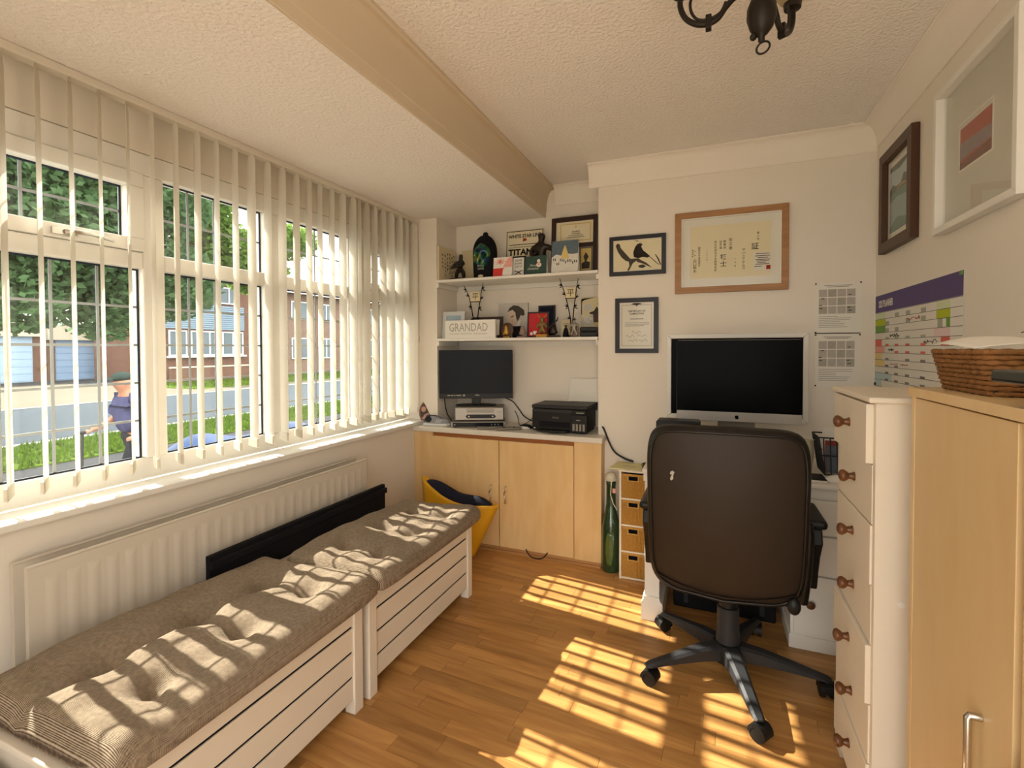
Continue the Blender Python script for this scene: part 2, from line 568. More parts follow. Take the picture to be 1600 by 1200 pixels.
build('trim_1', MB().box(-2.016, -1.856, .552, 2.934, .776, .8), 'gloss_white', bev=.006, kind='structure')

# ------------------------------------------------------------------ vertical blind
bl = thing('vertical_blind', 'cream fabric vertical blind hanging open across the whole leaded window', 'blind', (-1.92, 1.75, 2.199))
build('head_rail', MB().box(-1.942, -1.898, .56, 2.925, 2.172, 2.1995), 'rail_white', bl, bev=.003)
def slat_mesh():
    m = MB()
    W, H = .089, 1.315
    cs = [(-W / 2 + W * i / 6, .006 * (1 - (2 * i / 6 - 1) ** 2)) for i in range(7)]
    zs = [0, -.03, -.3, -.7, -1.05, -H]
    vs = []; fs = []
    for z in zs:
        k = .55 if z == 0 else 1
        vs += [(x * k, y, z) for x, y in cs]
    for j in range(len(zs) - 1):
        for i in range(6):
            fs.append((j * 7 + i, j * 7 + i + 1, (j + 1) * 7 + i + 1, (j + 1) * 7 + i))
    m.add(vs, fs)
    return m
OFF[bl.name] = Vector((0, 0, 0))
s0 = build('slat', slat_mesh(), 'blind_cloth', bl, smooth=60)
wt = build('bottom_weight', MB().box(-.042, .042, -.0015, .0085, -1.312, -1.275), 'blind_cloth', s0)
hk = build('hanger', MB().box(-.006, .006, -.003, .006, 0, .026), 'rail_white', s0)
ys = [.602, .687, .771, .855, .938, 1.02, 1.106, 1.186, 1.272, 1.357, 1.44, 1.526, 1.606, 1.693, 1.776, 1.864, 1.946, 2.022, 2.11, 2.193, 2.278, 2.336, 2.4, 2.474, 2.557, 2.634, 2.728, 2.806, 2.885]
angs = [40, 34, 31.5, 31.5, 33, 33.5, 35, 23, 21.5, 19.5, 23.5, 22.5, 16, 20, 18.5, 23, 25, 29, 28, 21.5, 21.5, 36, 26.5, 26, 24, 14.5, 17.5, 28, 4]
for i, (yy, aa) in enumerate(zip(ys, angs)):
    o = s0 if i == 0 else dup(s0, bl)
    o.location = (0, yy - 1.75, -.0275)
    o.rotation_euler = (0, 0, R(180 - aa))
ch = MB()
for k in (0, 1): ch.tube([(.02 + .008 * k, 1.165, -.03), (.022 + .008 * k, 1.168, -.75), (.024 + .004 * k, 1.17, -.8)], .0015, 6)
ch.ball((.026, 1.17, -.83), (.006, .006, .03), 8, 6)
build('control_cord', ch, 'rail_white', bl, smooth=40)

# ------------------------------------------------------------------ outdoors
G0 = -.45
mat('asphalt_near', '45474B', 1, spec=0, noise=(2, .12), bump=(60, .3))
mat('road', '484F57', 1, spec=0, noise=(.8, .08), bump=(40, .2))
mat('concrete', '6A665D', 1, spec=0, noise=(.5, .08), bump=(30, .2))
mat('kerb', '7F8081', .9)
mat('lawn', '4C6022', 1, spec=0, noise=(1.5, .3), bump=(25, .8, .03))
thin_mat('blade', '4A6322', .4, .8, noise=(2, .3))
mat('brick', '765A50', 1, spec=.05, noise=(4, .25))
mat('brick_far', '7E665B', .9, noise=(3, .2))
mat('clad', '7F95AB', .7)
mat('door_blue', '93B1D6', .6, noise=(2, .04))
mat('door_pale', 'AECAE6', .6, noise=(2, .04))
mat('fascia', 'CFCBB9', .8)
mat('roof_tile', '6B4A3E', .9, noise=(4, .25))
mat('far_glass', '5A6873', .15)
mat('far_frame', 'DCE4EA', .5)
mat('red_panel', 'B0524A', .7)
mat('bounce_slab', 'C6BFB0', 1, spec=0, noise=(1, .08))
build('rear_bounce_slab', MB().box(-5, 6, -9, YBACK - .1, G0, -.03), 'bounce_slab', kind='structure')  # pale unseen slab behind the camera, added to bounce light onto the ceiling
build('ground', MB().box(-90, 40, -50, 120, G0 - .2, G0), 'asphalt_near', kind='structure')
for nm, x0, x1, y0, y1, h, m in (('road_surface', -18.6, -11.75, -40, 110, .012, 'road'), ('driveway_slab', -30.5, -18.9, -6, 14.4, .02, 'concrete'),
                                 ('far_pavement', -20.6, -18.9, 14.45, 110, .02, 'concrete'), ('near_kerb', -11.7, -11.5, -40, 110, .03, 'kerb'), ('far_kerb', -18.85, -18.65, -40, 110, .03, 'kerb')):
    build(nm, MB().box(x0, x1, y0, y1, G0, G0 + h), m, kind='structure')
def lawn_strip(name, x0, x1, y0, y1, n, seed):
    rr = random.Random(seed)
    lw = build(name, MB().box(x0, x1, y0, y1, G0, G0 + .02), 'lawn', kind='structure')
    m = MB()
    vs = []; fs = []
    for i in range(n):
        x = rr.uniform(x0, x1); y = rr.uniform(y0, y1); a = rr.uniform(0, 6.28); h = rr.uniform(.05, .12); ww = .02
        c_, s_ = math.cos(a) * ww, math.sin(a) * ww
        k = len(vs)
        vs += [Vector((x - c_, y - s_, G0 + .02)), Vector((x + c_, y + s_, G0 + .02)), Vector((x + rr.uniform(-.04, .04), y + rr.uniform(-.04, .04), G0 + .02 + h))]
        fs.append((k, k + 1, k + 2))
    m.v = vs; m.f = fs
    build('grass', m, 'blade', lw, kind='stuff')
lawn_strip('near_lawn', -11.45, -9.3, 1.5, 16, 9000, 1)
lawn_strip('far_lawn', -27.5, -20.7, 14.6, 44, 6000, 2)

# two pale blue garages across the road
def garage(y0, y1, m, label, h):
    t = thing('garage', label, 'garage', (-34, (y0 + y1) / 2, G0))
    xf = -34
    build('side_wall', MB().box(xf - 5, xf, y0 - .35, y0, G0, G0 + h), 'brick', t)
    build('side_wall', MB().box(xf - 5, xf, y1, y1 + .35, G0, G0 + h), 'brick', t)
    build('fascia', MB().box(xf - 5, xf + .25, y0 - .4, y1 + .4, G0 + h, G0 + h + .85), 'fascia', t)
    d = build('garage_door', MB().box(xf - .12, xf - .06, y0, y1, G0 + .01, G0 + h), m, t)
    n = 6
    for i in range(n):
        z0 = G0 + .05 + (h - .1) * i / n
        build('door_panel', MB().box(xf - .06, xf - .03, y0 + .05, y1 - .05, z0 + .02, z0 + (h - .1) / n - .02), m, d)
garage(10.2, 14.7, 'door_pale', 'garage with pale blue door at left, across the road', 2.47)
garage(15.65, 19.6, 'door_blue', 'garage with mid blue door beside the brick house, across the road', 2.3)

def far_window(t, y0, y1, z0, z1, x, nl=2):
    f = MB()
    k = .07
    for q in ((y0, y1, z0, z0 + k), (y0, y1, z1 - k, z1)): f.box(x, x + .08, *q)
    for i in range(nl + 1):
        yy = y0 + (y1 - y0 - k) * i / nl
        f.box(x, x + .08, yy, yy + k, z0 + k, z1 - k)
    fo = build('window', f, 'far_frame', t)
    build('pane', MB().box(x + .01, x + .03, y0, y1, z0, z1), 'far_glass', fo)

h1 = thing('street_house', 'brick house with blue grey cladding and white bay window, behind the tree', 'house', (-27, 19.3, G0))
build('brick_wall', MB().box(-33, -27, 17, 23.6, G0, .9), 'brick', h1)
build('upper_wall', MB().box(-33, -27.02, 17, 23.6, .9, 5.4), 'brick', h1)
for i in range(12):
    z = 2.45 + i * .12
    build('cladding_board', MB().box(-27.0, -26.95 + .02, 17.1, 21.9, z, z + .1), 'clad', h1)
far_window(h1, 17.3, 18.3, .95, 2.35, -26.98); far_window(h1, 18.5, 20.2, .95, 2.35, -26.98, 3); far_window(h1, 20.4, 21.8, .95, 2.35, -26.98)
far_window(h1, 17.6, 19.4, 4.0, 5.0, -27.0, 3); far_window(h1, 20.2, 21.6, 4.0, 5.0, -27.0)
build('sill', MB().box(-26.97, -26.75, 17.2, 21.9, .85, .95), 'far_frame', h1)
build('roof', MB().add([(-33.6, 16.5, 5.4), (-26.4, 16.5, 5.4), (-26.4, 23.7, 5.4), (-33.6, 23.7, 5.4), (-31, 16.5, 6.6), (-31, 23.7, 6.6)], [(0, 3, 2, 1), (1, 2, 5, 4), (3, 0, 4, 5), (0, 1, 4), (2, 3, 5)]), 'roof_tile', h1)
h2 = thing('street_house', 'two storey brick house with red panel, seen through the right hand slats', 'house', (-27, 27, G0))
build('brick_wall', MB().box(-36, -27.4, 24.2, 36, G0, 5.2), 'brick_far', h2)
build('red_panel', MB().box(-27.4, -27.3, 24.3, 25.3, 1.5, 3.3), 'red_panel', h2)
for y in (26, 28.6, 31.2, 33.6):
    far_window(h2, y, y + 1.5, 3.4, 4.7, -27.4); far_window(h2, y, y + 1.5, .6, 2.1, -27.4)
far_window(h2, 24.4, 25.3, 3.5, 4.6, -27.4)
build('roof', MB().add([(-37, 24, 5.2), (-26.8, 24, 5.2), (-26.8, 36.5, 5.2), (-37, 36.5, 5.2), (-32, 24.5, 5.9), (-32, 36, 5.9)], [(0, 3, 2, 1), (1, 2, 5, 4), (3, 0, 4, 5), (0, 1, 4), (2, 3, 5)]), 'roof_tile', h2)
wl = thing('garden_wall', 'low brick garden wall in front of the far houses', 'wall', (-26.2, 19, G0))
build('brick_course', MB().box(-26.3, -26.1, 16.9, 22, G0, G0 + .75), 'brick', wl)
build('coping', MB().box(-26.33, -26.07, 16.9, 22, G0 + .75, G0 + .82), 'fascia', wl)

# trees
thin_mat('leaf_mid', '66865C', .45, .6, noise=(1.2, .4))
thin_mat('leaf_light', '7C9A50', .45, .6, noise=(1.2, .35))
mat('bark', '5A4A3C', .95, noise=(6, .3), bump=(20, .8))
def foliage(t, blobs, n, leaf, m, seed):
    rr = random.Random(seed)
    vs = []; fs = []
    tot = sum(b_[3] * b_[4] * b_[5] for b_ in blobs)
    for (bx, by, bz, rx, ry, rz) in blobs:
        for i in range(int(n * rx * ry * rz / tot)):
            d = Vector((rr.gauss(0, 1), rr.gauss(0, 1), rr.gauss(0, 1))).normalized() * (rr.random() ** .4)
            p = Vector((bx + d.x * rx, by + d.y * ry, bz + d.z * rz))
            u = Vector((rr.uniform(-1, 1), rr.uniform(-1, 1), rr.uniform(-.7, .4))).normalized()
            v = u.cross(Vector((rr.uniform(-1, 1), rr.uniform(-1, 1), rr.uniform(-1, 1)))).normalized()
            s_ = leaf * rr.uniform(.7, 1.3)
            k = len(vs)
            vs += [p - u * s_, p + v * s_ * .55, p + u * s_, p - v * s_ * .55]
            fs.append((k, k + 1, k + 2, k + 3))
    mb = MB(); mb.v = vs; mb.f = fs
    build('foliage', mb, m, t, kind='stuff')
x, y = -10.6, 2.0
t = thing('leafy_tree', 'big green tree with hanging foliage, this side of the road', 'tree', (x, y, G0))
build('trunk', MB().tube([(x, y, G0), (x + .06, y - .05, .6), (x, y + .1, 1.8), (x + .1, y + .1, 3.2), (x, y + .2, 4.4)], [.26, .2, .17, .12, .05], 10), 'bark', t, smooth=60)
for q in [(2.4, -10.4, 5.4, 3.0), (2.2, -10.8, 1.0, 2.8), (3.0, -10.2, 5.6, 4.3), (2.8, -10.8, 8.4, 3.7), (3.6, -11, 9.6, 4.3)]:
    build('branch', MB().tube([(x, y + .08, q[0]), ((x + q[1]) / 2, (y + q[2]) / 2, (q[0] + q[3]) / 2 + .2), (q[1], q[2], q[3])], [.09, .06, .02], 7), 'bark', t, smooth=60)
foliage(t, [(-10.6, 3.0, 4.4, 1.9, 2.1, 1.5), (-10.4, 4.6, 3.2, 1.5, 1.7, 1.1), (-10.5, 6.2, 2.7, 1.4, 1.5, .9), (-10.2, 5.8, 4.3, 1.4, 1.5, 1.1), (-10.8, 1.9, 3.0, 1.5, 1.4, 1.2), (-10.3, 3.9, 2.1, 1.1, 1.1, .6), (-10.3, 5.6, 1.95, .9, .8, .5)], 60000, .075, 'leaf_mid', 5)
foliage(t, [(-11.2, 8.4, 3.7, 1.0, 1.0, .8), (-11.2, 7.6, 4.7, 1.1, 1.1, .8), (-11.3, 7.4, 2.9, .9, .8, .6), (-11.3, 9.6, 3.3, .8, .9, .6), (-11.0, 10.4, 4.3, .8, .8, .5)], 20000, .075, 'leaf_light', 9)

# blue tarpaulin over a low heap
mat('tarp', '37568C', .45, noise=(3, .15))
rr = random.Random(4)
def tarp(u, v):
    x, y = -7.6 + (u - .5) * 1.5, 6.3 + (v - .5) * 2.6
    h = .42 * max(0, 1 - (2 * u - 1) ** 4) * max(0, 1 - (2 * v - 1) ** 4) * (.7 + .3 * math.sin(7 * v + 3 * u)) 
    return (x, y, G0 + .004 + h)
tp = build('tarpaulin', MB().grid(tarp, 14, 20), 'tarp', origin=(-7.6, 6.3, G0), smooth=80, solid=.006)
props(tp, 'crumpled blue tarpaulin over a low heap, in front of the near lawn', 'tarpaulin')

# ------------------------------------------------------------------ radiator
rd = thing('radiator', 'long white panel radiator on the wall under the window sill', 'radiator', (-1.82, 1.47, .15))
def panel(x0, x1, flutes):
    m = MB()
    Y0, Y1, Z0, Z1 = .742, 2.2, .16, .685
    m.box(x0, x1, Y0, Y1, Z0, Z1)
    if flutes:
        n = 27
        pitch = (Y1 - Y0 - .06) / n
        for i in range(n):
            y = Y0 + .03 + pitch * (i + .5)
            a = pitch * .36
            # pressed upright rib, proud of the sheet and rounded off at both ends
            m.add([(x1, y - a, Z0 + .05), (x1, y + a, Z0 + .05), (x1 + .0035, y + a * .5, Z0 + .08), (x1 + .0035, y - a * .5, Z0 + .08),
                   (x1, y - a, Z1 - .04), (x1, y + a, Z1 - .04), (x1 + .0035, y + a * .5, Z1 - .065), (x1 + .0035, y - a * .5, Z1 - .065)],
                  [(0, 1, 2, 3), (3, 2, 6, 7), (7, 6, 5, 4), (1, 5, 6, 2), (0, 3, 7, 4)])
    m.tube([(x1 - .004, Y0 - .002, Z1), (x1 - .004, Y1 + .002, Z1)], .006, 8)
    return m
build('back_panel', panel(-1.868, -1.848, False), 'radiator_white', rd, smooth=30)
build('front_panel', panel(-1.79, -1.772, True), 'radiator_white', rd, smooth=30)
for y in (.95, 2.0):
    build('wall_bracket', MB().box(-1.884, -1.79, y - .015, y + .015, .3, .6), 'radiator_white', rd)
build('valve', MB().tube([(-1.82, .72, .2), (-1.82, .70, .2), (-1.82, .7, .15), (-1.82, .7, 0)], .011, 8).ball((-1.82, .70, .2), (.02, .02, .028), 10, 8), 'white_plastic', rd, smooth=50)

# ------------------------------------------------------------------ storage benches
def bench(y0, y1, label):
    X0, X1, H = -1.722, -1.162, .398
    t = thing('storage_bench', label, 'bench', ((X0 + X1) / 2, y0, 0))
    pw = .045
    for x in (X0, X1 - pw):
        for y in (y0, y1 - pw):
            build('post', MB().box(x, x + pw, y, y + pw, 0, H - .018), 'white_wood', t, bev=.003)
    zs = [(.055, .132), (.141, .222), (.231, .312), (.321, .379)]
    for z0, z1 in zs:
        build('front_slat', MB().box(X1 - .013, X1 - .008, y0 + pw - .003, y1 - pw + .003, z0, z1), 'white_wood', t, bev=.001)
        build('back_slat', MB().box(X0 + .008, X0 + .03, y0 + pw - .003, y1 - pw + .003, z0, z1), 'white_wood', t, bev=.003)
        for y in (y0 + .008, y1 - .03):
            build('end_slat', MB().box(X0 + pw - .003, X1 - pw + .003, y, y + .022, z0, z1), 'white_wood', t, bev=.003)
    build('bottom_board', MB().box(X0 + .03, X1 - .03, y0 + .03, y1 - .03, .057, .07), 'white_wood', t)
    build('gap_shade_sheet', MB().box(X1 - .03, X1 - .0135, y0 + .03, y1 - .03, .07, .378), 'black_matt', t)  # black sheet added so the slat gaps look deep in shade
    n = 9
    wd = (y1 - y0) / n
    for i in range(n):
        build('lid_slat', MB().box(X0 - .004, X1 + .004, y0 + wd * i + .003, y0 + wd * (i + 1) - .003, H - .018, H), 'white_wood', t, bev=.003)
    return t
bench(.575, 1.412, 'near white slatted storage bench under the larger cushion')
bench(1.448, 2.283, 'far white slatted storage bench, next to the yellow bag')

def weave(name, c1, c2):
    m = bpy.data.materials.new(name); MATS[name] = m; m.use_nodes = True
    N, L = m.node_tree.nodes, m.node_tree.links
    b_ = N['Principled BSDF']; b_.inputs['Roughness'].default_value = .95; b_.inputs['Specular IOR Level'].default_value = .1
    tc = N.new('ShaderNodeTexCoord')
    wv = N.new('ShaderNodeTexWave'); wv.bands_direction = 'Y'; wv.inputs['Scale'].default_value = 62 * 2.4; wv.inputs['Distortion'].default_value = .5; wv.inputs['Detail'].default_value = 2; wv.inputs['Detail Scale'].default_value = 2
    wx = N.new('ShaderNodeTexWave'); wx.bands_direction = 'X'; wx.inputs['Scale'].default_value = 120; wx.inputs['Distortion'].default_value = .8
    nz = N.new('ShaderNodeTexNoise'); nz.inputs['Scale'].default_value = 90
    for q in (wv, wx, nz): L.new(tc.outputs['Object'], q.inputs[0])
    ad = N.new('ShaderNodeMath'); ad.operation = 'MULTIPLY'
    L.new(wv.outputs['Fac'], ad.inputs[0])
    mr = N.new('ShaderNodeMapRange'); mr.inputs[3].default_value = .55; L.new(wx.outputs['Fac'], mr.inputs[0])
    L.new(mr.outputs[0], ad.inputs[1])
    a2 = N.new('ShaderNodeMath'); a2.operation = 'MULTIPLY_ADD'; a2.inputs[1].default_value = .5
    L.new(nz.outputs['Fac'], a2.inputs[0]); L.new(ad.outputs[0], a2.inputs[2])
    rp = N.new('ShaderNodeValToRGB'); rp.color_ramp.elements[0].position = .25; rp.color_ramp.elements[1].position = .95
    rp.color_ramp.elements[0].color = lin(c1); rp.color_ramp.elements[1].color = lin(c2)
    L.new(a2.outputs[0], rp.inputs[0]); L.new(rp.outputs[0], b_.inputs['Base Color'])
    bp = N.new('ShaderNodeBump'); bp.inputs['Strength'].default_value = .6; bp.inputs['Distance'].default_value = .003
    L.new(ad.outputs[0], bp.inputs['Height']); L.new(bp.outputs[0], b_.inputs['Normal'])
weave('cushion_weave', '4E4033', 'BBA992')
weave('basket_weave', 'B4823A', 'ECC67C')

def cushion(x0, x1, y0, y1, zb, th, tufts, label, seed, creases=()):
    rr = random.Random(seed)
    W, L_ = x1 - x0, y1 - y0
    t = thing('seat_cushion', label, 'cushion', ((x0 + x1) / 2, y0, zb))
    def h(u, v):
        e = min(u * W, (1 - u) * W); f = min(v * L_, (1 - v) * L_)
        k = min(1, e / .05); g = min(1, f / .05)
        hh = (1 - (1 - k) ** 2.6) ** .5 * (1 - (1 - g) ** 2.6) ** .5
        z = th * (.66 + .34 * hh) + .012 * math.sin(3.1 * u + 1) * math.sin(5 * v)
        x, y = u * W, v * L_
        for tx, ty in tufts:
            d2 = ((x - tx * W) ** 2 + (y - ty * L_) ** 2)
            z -= .034 * math.exp(-d2 / .0016) + .013 * math.exp(-d2 / .012)
        for (ax, ay, bx, by, dp) in creases:
            A = Vector((ax * W, ay * L_)); B = Vector((bx * W, by * L_)); P = Vector((x, y))
            s_ = max(0, min(1, (P - A).dot(B - A) / (B - A).length_squared))
            d = (P - A - (B - A) * s_).length
            z -= dp * math.exp(-d * d / .0003) + dp * .6 * math.exp(-d * d / .003)
        z += .0035 * math.sin(31 * u + 7 * v) * math.sin(23 * v + 3)
        return max(.02, z)
    m = MB()
    nu, nv = 56, 96
    def bul(u, v):                                  # outline with rounded corners
        x = (u - .5) * W; y = (v - .5) * L_
        q = abs(2 * u - 1) ** 8 * abs(2 * v - 1) ** 8
        return x * (1 - .035 * q), y * (1 - .02 * q)
    def top(u, v):
        # crowd the samples towards the edges so that the roll is smooth
        u2 = .5 - .5 * math.cos(math.pi * u) if True else u
        v2 = v + .0
        x, y = bul(u2, v2)
        return ((x0 + x1) / 2 + x, (y0 + y1) / 2 + y, zb + h(u2, v2))
    m.grid(top, nu, nv)
    k = len(m.v)
    w1 = nu + 1
    edge = [i for i in range(w1)] + [j * w1 + nu for j in range(1, nv + 1)] + [nv * w1 + i for i in range(nu - 1, -1, -1)] + [j * w1 for j in range(nv - 1, 0, -1)]
    c = Vector(((x0 + x1) / 2, (y0 + y1) / 2, 0))
    rings = [edge]
    for out, zz in ((.008, .34), (.011, .25), (.010, .1), (.004, .02), (-.02, .0)):
        ids = []
        for e in edge:
            p = m.v[e]
            d = Vector((p.x - c.x, p.y - c.y, 0))
            nrm = Vector((max(-1, min(1, d.x / (W / 2))) ** 7, max(-1, min(1, d.y / (L_ / 2))) ** 7, 0))
            if nrm.length > 0: nrm.normalize()
            ids.append(len(m.v))
            m.v.append(Vector((p.x + nrm.x * out, p.y + nrm.y * out, zb + .001 + (p.z - zb) * zz / .42 if zz > .2 else zb + .001 + th * zz)))
        a = rings[-1]; n = len(edge)
        for i in range(n): m.f.append((a[i], ids[i], ids[(i + 1) % n], a[(i + 1) % n]))
        rings.append(ids)
    m.f.append(tuple(rings[-1]))
    build('cover', m, 'cushion_weave', t, smooth=70)
    for tx, ty in tufts:
        z = zb + h(tx, ty)
        build('tuft_button', MB().ball((x0 + tx * W, y0 + ty * L_, z + .001), (.008, .008, .003), 10, 6), 'cushion_weave', t, smooth=60)
    return t
cushion(-1.685, -1.118, .60, 1.445, .399, .085, [(.36, .2), (.36, .5), (.36, .8), (.7, .2), (.7, .5), (.7, .8)], 'brown woven tufted seat cushion on the near bench', 3, [(.36, -.02, .36, .8, .012), (.36, .5, .7, .5, .008), (.36, .8, .7, .8, .006), (.7, .2, .98, .12, .008)])
cushion(-1.60, -1.118, 1.475, 2.30, .399, .078, [(.36, .2), (.36, .5), (.36, .82), (.7, .2), (.7, .5), (.7, .82)], 'brown woven tufted seat cushion on the far bench, by the black board', 6, [(.36, .5, .7, .5, .008), (.36, .82, .7, .82, .006), (.36, .2, .7, .2, .006), (.7, .82, .98, .7, .008)])
# long black board standing behind the cushions
t = thing('long_board', 'long flat black board standing along the back of the benches against the radiator', 'board', (-1.69, 1.725, .3985), rot=(0, 0, 0))
build('panel', MB().box(-.035, -.012, -.5, .545, 0, .138), 'black_matt', t, bev=.004)
build('front_rail', MB().box(-.012, .003, -.5, .545, .09, .12), 'black_matt', t, bev=.004)
# white sheet at the near end
mat('sheet', 'D9D8DC', .9, spec=.1)
t = thing('folded_sheet', 'white folded sheet in the near left corner beside the bench', 'sheet', (-1.35, .42, 0))
def sh(u, v):
    x = -1.68 + .58 * u; y = .3 + .262 * v
    return (x, y, .36 + .02 * math.sin(6 * u + 2) * v + .03 * math.sin(3 * v + 5 * u) * (1 - v))
m = MB().grid(sh, 14, 8)
for u in (0, 14):
    pass
build('fold', m, 'sheet', t, smooth=70, solid=.02)
build('stack', MB().box(-1.67, -1.11, .31, .555, 0, .33), 'sheet', t, bev=.03, seg=3)

# ------------------------------------------------------------------ built in cupboard, worktop
t = thing('alcove_cupboard', 'pale beech alcove cupboard with two doors under the television', 'cupboard', (-1.25, 2.84, 0))
YF = 2.84
build('side_panel', MB().box(-.612, -.594, YF + .018, 2.9395, .03, .739), 'beech', t)
build('filler_panel', MB().box(-.757, -.594, YF, YF + .018, .03, .739), 'beech', t)
build('filler_panel', MB().box(-1.884, -1.737, YF, YF + .018, .03, .739), 'beech', t)
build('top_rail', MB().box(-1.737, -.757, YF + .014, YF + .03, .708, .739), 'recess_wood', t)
build('plinth', MB().box(-1.884, -.595, YF + .004, YF + .018, 0, .032), 'plinth_wood', t)
build('floor_bead', MB().box(-1.7, -.597, YF - .008, YF + .004, 0, .014), 'plinth_wood', t)
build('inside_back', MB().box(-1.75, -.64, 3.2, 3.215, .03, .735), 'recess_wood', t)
for x0, x1, hx in ((-1.735, -1.249, -1.300), (-1.244, -.759, -1.198)):
    d = build('door', MB().box(x0, x1, YF - .008, YF + .012, .036, .714), 'beech', t, bev=.002)
    pts = [(hx, YF - .008, .428), (hx, YF - .03, .424)] + [(hx + .006 * math.sin(i * 1.05), YF - .032, .424 - .01 * i) for i in range(1, 10)] + [(hx, YF - .03, .324), (hx, YF - .008, .32)]
    build('handle', MB().tube(pts, .0045, 8), 'chrome', d, smooth=60)
wt_ = MB().poly(Pl((0, 0, .741), (1, 0, 0), (0, 1, 0)), [(-1.884, 2.815), (-.583, 2.815), (-.583, 2.939), (-.635, 2.939), (-.635, 3.219), (-1.753, 3.219), (-1.753, 2.934), (-1.884, 2.934)], 0, .034)
o = build('worktop', wt_, 'worktop', origin=(-1.2, 2.9, .741), bev=.006)
props(o, 'pale stone coloured worktop over the alcove cupboard', 'worktop')
o = build('cable_loop', MB().tube([(-.985 + .07 * math.cos(R(a)), 2.806 - .006 * math.sin(R(a)), .012 + .045 * max(0, abs(math.cos(R(a))) ** 3)) for a in range(0, 181, 15)], .0035, 6), 'black_plastic', origin=(-.985, 2.8, 0), smooth=60)
props(o, 'black cable loop hanging out under the cupboard door', 'cable')

# yellow bag
mat('bag_yellow', 'E0A81E', .45, noise=(6, .08))
mat('bag_pink', 'D0596A', .5)
mat('navy_cloth', '16172A', .95, noise=(25, .2))
def bagpl(u, v, s_):
    """front (s=-1) and back (s=1) sheets of a slumped bag; u along the mouth, v upwards"""
    bl_, br_ = Vector((-1.66, 2.64, .004)), Vector((-1.36, 2.70, .004))
    tl, tr = Vector((-1.71, 2.66, .49)), Vector((-1.205, 2.735, .335))
    p = (bl_ * (1 - u) + br_ * u) * (1 - v) + (tl * (1 - u) + tr * u) * v
    bow = math.sin(math.pi * u) ** .8 * (.045 + .035 * v)
    p = p + Vector((0, bow * s_, 0))
    p.z -= .05 * math.sin(math.pi * u) * v * v
    return p
t = thing('shopping_bag', 'yellow tote bag with pink print slumped between bench and cupboard', 'bag', (-1.5, 2.68, 0))
m = MB().grid(lambda u, v: bagpl(u, v, -1), 16, 14).grid(lambda u, v: bagpl(u, v, 1), 16, 14)
build('body', m, 'bag_yellow', t, smooth=70, solid=.003)
build('base', MB().grid(lambda u, v: bagpl(u, 0, -1 + 2 * v) + Vector((0, 0, .001)), 12, 4), 'bag_yellow', t, solid=.003)
m = MB()
cs = []
for i in range(20):
    a = 2 * math.pi * i / 20
    cs.append(bagpl(.42 + .17 * math.cos(a), .72 + .11 * math.sin(a), -1) + Vector((0, -.0045, 0)))
m.add(cs, [tuple(range(20))])
build('print_dot', m, 'bag_pink', t)
def gar(u, v):
    p = bagpl(.06 + .86 * u, .93, -1 + 2 * (.12 + .76 * v))
    p.z += (.012 + .05 * math.sin(math.pi * u) ** .6 * math.sin(math.pi * v) + .012 * math.sin(9 * u))
    return p
o = build('garment', MB().grid(gar, 20, 10), 'navy_cloth', origin=(-1.5, 2.68, .38), smooth=70, solid=.012)
props(o, 'dark navy garment bundled in the mouth of the yellow bag', 'garment')

# ------------------------------------------------------------------ pictures on the walls
def back_pl(x, z, y=YB): return Pl((x, y, z), (1, 0, 0), (0, 0, 1), (0, -1, 0))
def right_pl(y, z): return Pl((XR, y, z), (0, -1, 0), (0, 0, 1), (-1, 0, 0))

def frame_bars(m, pl, w, h, bw, c0, c1, lip=0):
    """four mitred frame rails of a w x h frame; lip raises the outer edge"""
    for q in ([(0, 0), (w, 0), (w - bw, bw), (bw, bw)], [(w, 0), (w, h), (w - bw, h - bw), (w - bw, bw)],
              [(w, h), (0, h), (bw, h - bw), (w - bw, h - bw)], [(0, h), (0, 0), (bw, bw), (bw, h - bw)]):
        k = 4
        top = [pl(a, b, c1) for a, b in q]
        m.add([pl(a, b, c0) for a, b in q] + top, [(3, 2, 1, 0), (4, 5, 6, 7)] + [(i, (i + 1) % k, k + (i + 1) % k, k + i) for i in range(k)])
    return m

def picture(name, label, cat, pl, w, h, bw, depth, fm, mount_m, slip=None, mount=0, print_m=None, glass=True, group=None, c0=.001):
    t = thing(name, label, cat, pl(w / 2, 0, 0), group=group)
    for i, q in enumerate(([(0, 0), (w, 0), (w - bw, bw), (bw, bw)], [(w, 0), (w, h), (w - bw, h - bw), (w - bw, bw)],
                           [(w, h), (0, h), (bw, h - bw), (w - bw, h - bw)], [(0, h), (0, 0), (bw, bw), (bw, h - bw)])):
        build('frame_rail', MB().poly(pl, q, c0, depth), fm, t, bev=.0015)
    build('backing', MB().rect(pl, bw * .5, w - bw * .5, bw * .5, h - bw * .5, c0, c0 + .004), mount_m, t)
    if slip:
        build('slip', frame_bars(MB(), pl.sub(bw, bw), w - 2 * bw, h - 2 * bw, slip[0], c0, depth - .004), slip[1], t)
    if print_m:
        a, b_ = mount if isinstance(mount, tuple) else (mount, mount)
        build('print', MB().rect(pl, bw + a, w - bw - a, bw + b_, h - bw - b_, c0 + .004, c0 + .0055), print_m, t)
    if glass:
        build('glazing', MB().rect(pl, bw * .9, w - bw * .9, bw * .9, h - bw * .9, c0 + .009, c0 + .0105), 'picture_glass', t)
    return t

# big oak framed calligraphy certificate
P = back_pl(-.192, 1.606)
t = picture('calligraphy_certificate', 'large oak framed certificate with brush writing, above the computer screen', 'picture', P, .566, .45, .034, .022, 'oak_frame', 'paper', (.005, 'gloss_white'), (.048, .045), 'paper_cream')
CZ = .0068
def ct(s, a, b, h, m='ink', w_=None, sp=1): text(s, P, a * .566, b * .45, m, t, width=w_, height=h, c=CZ)
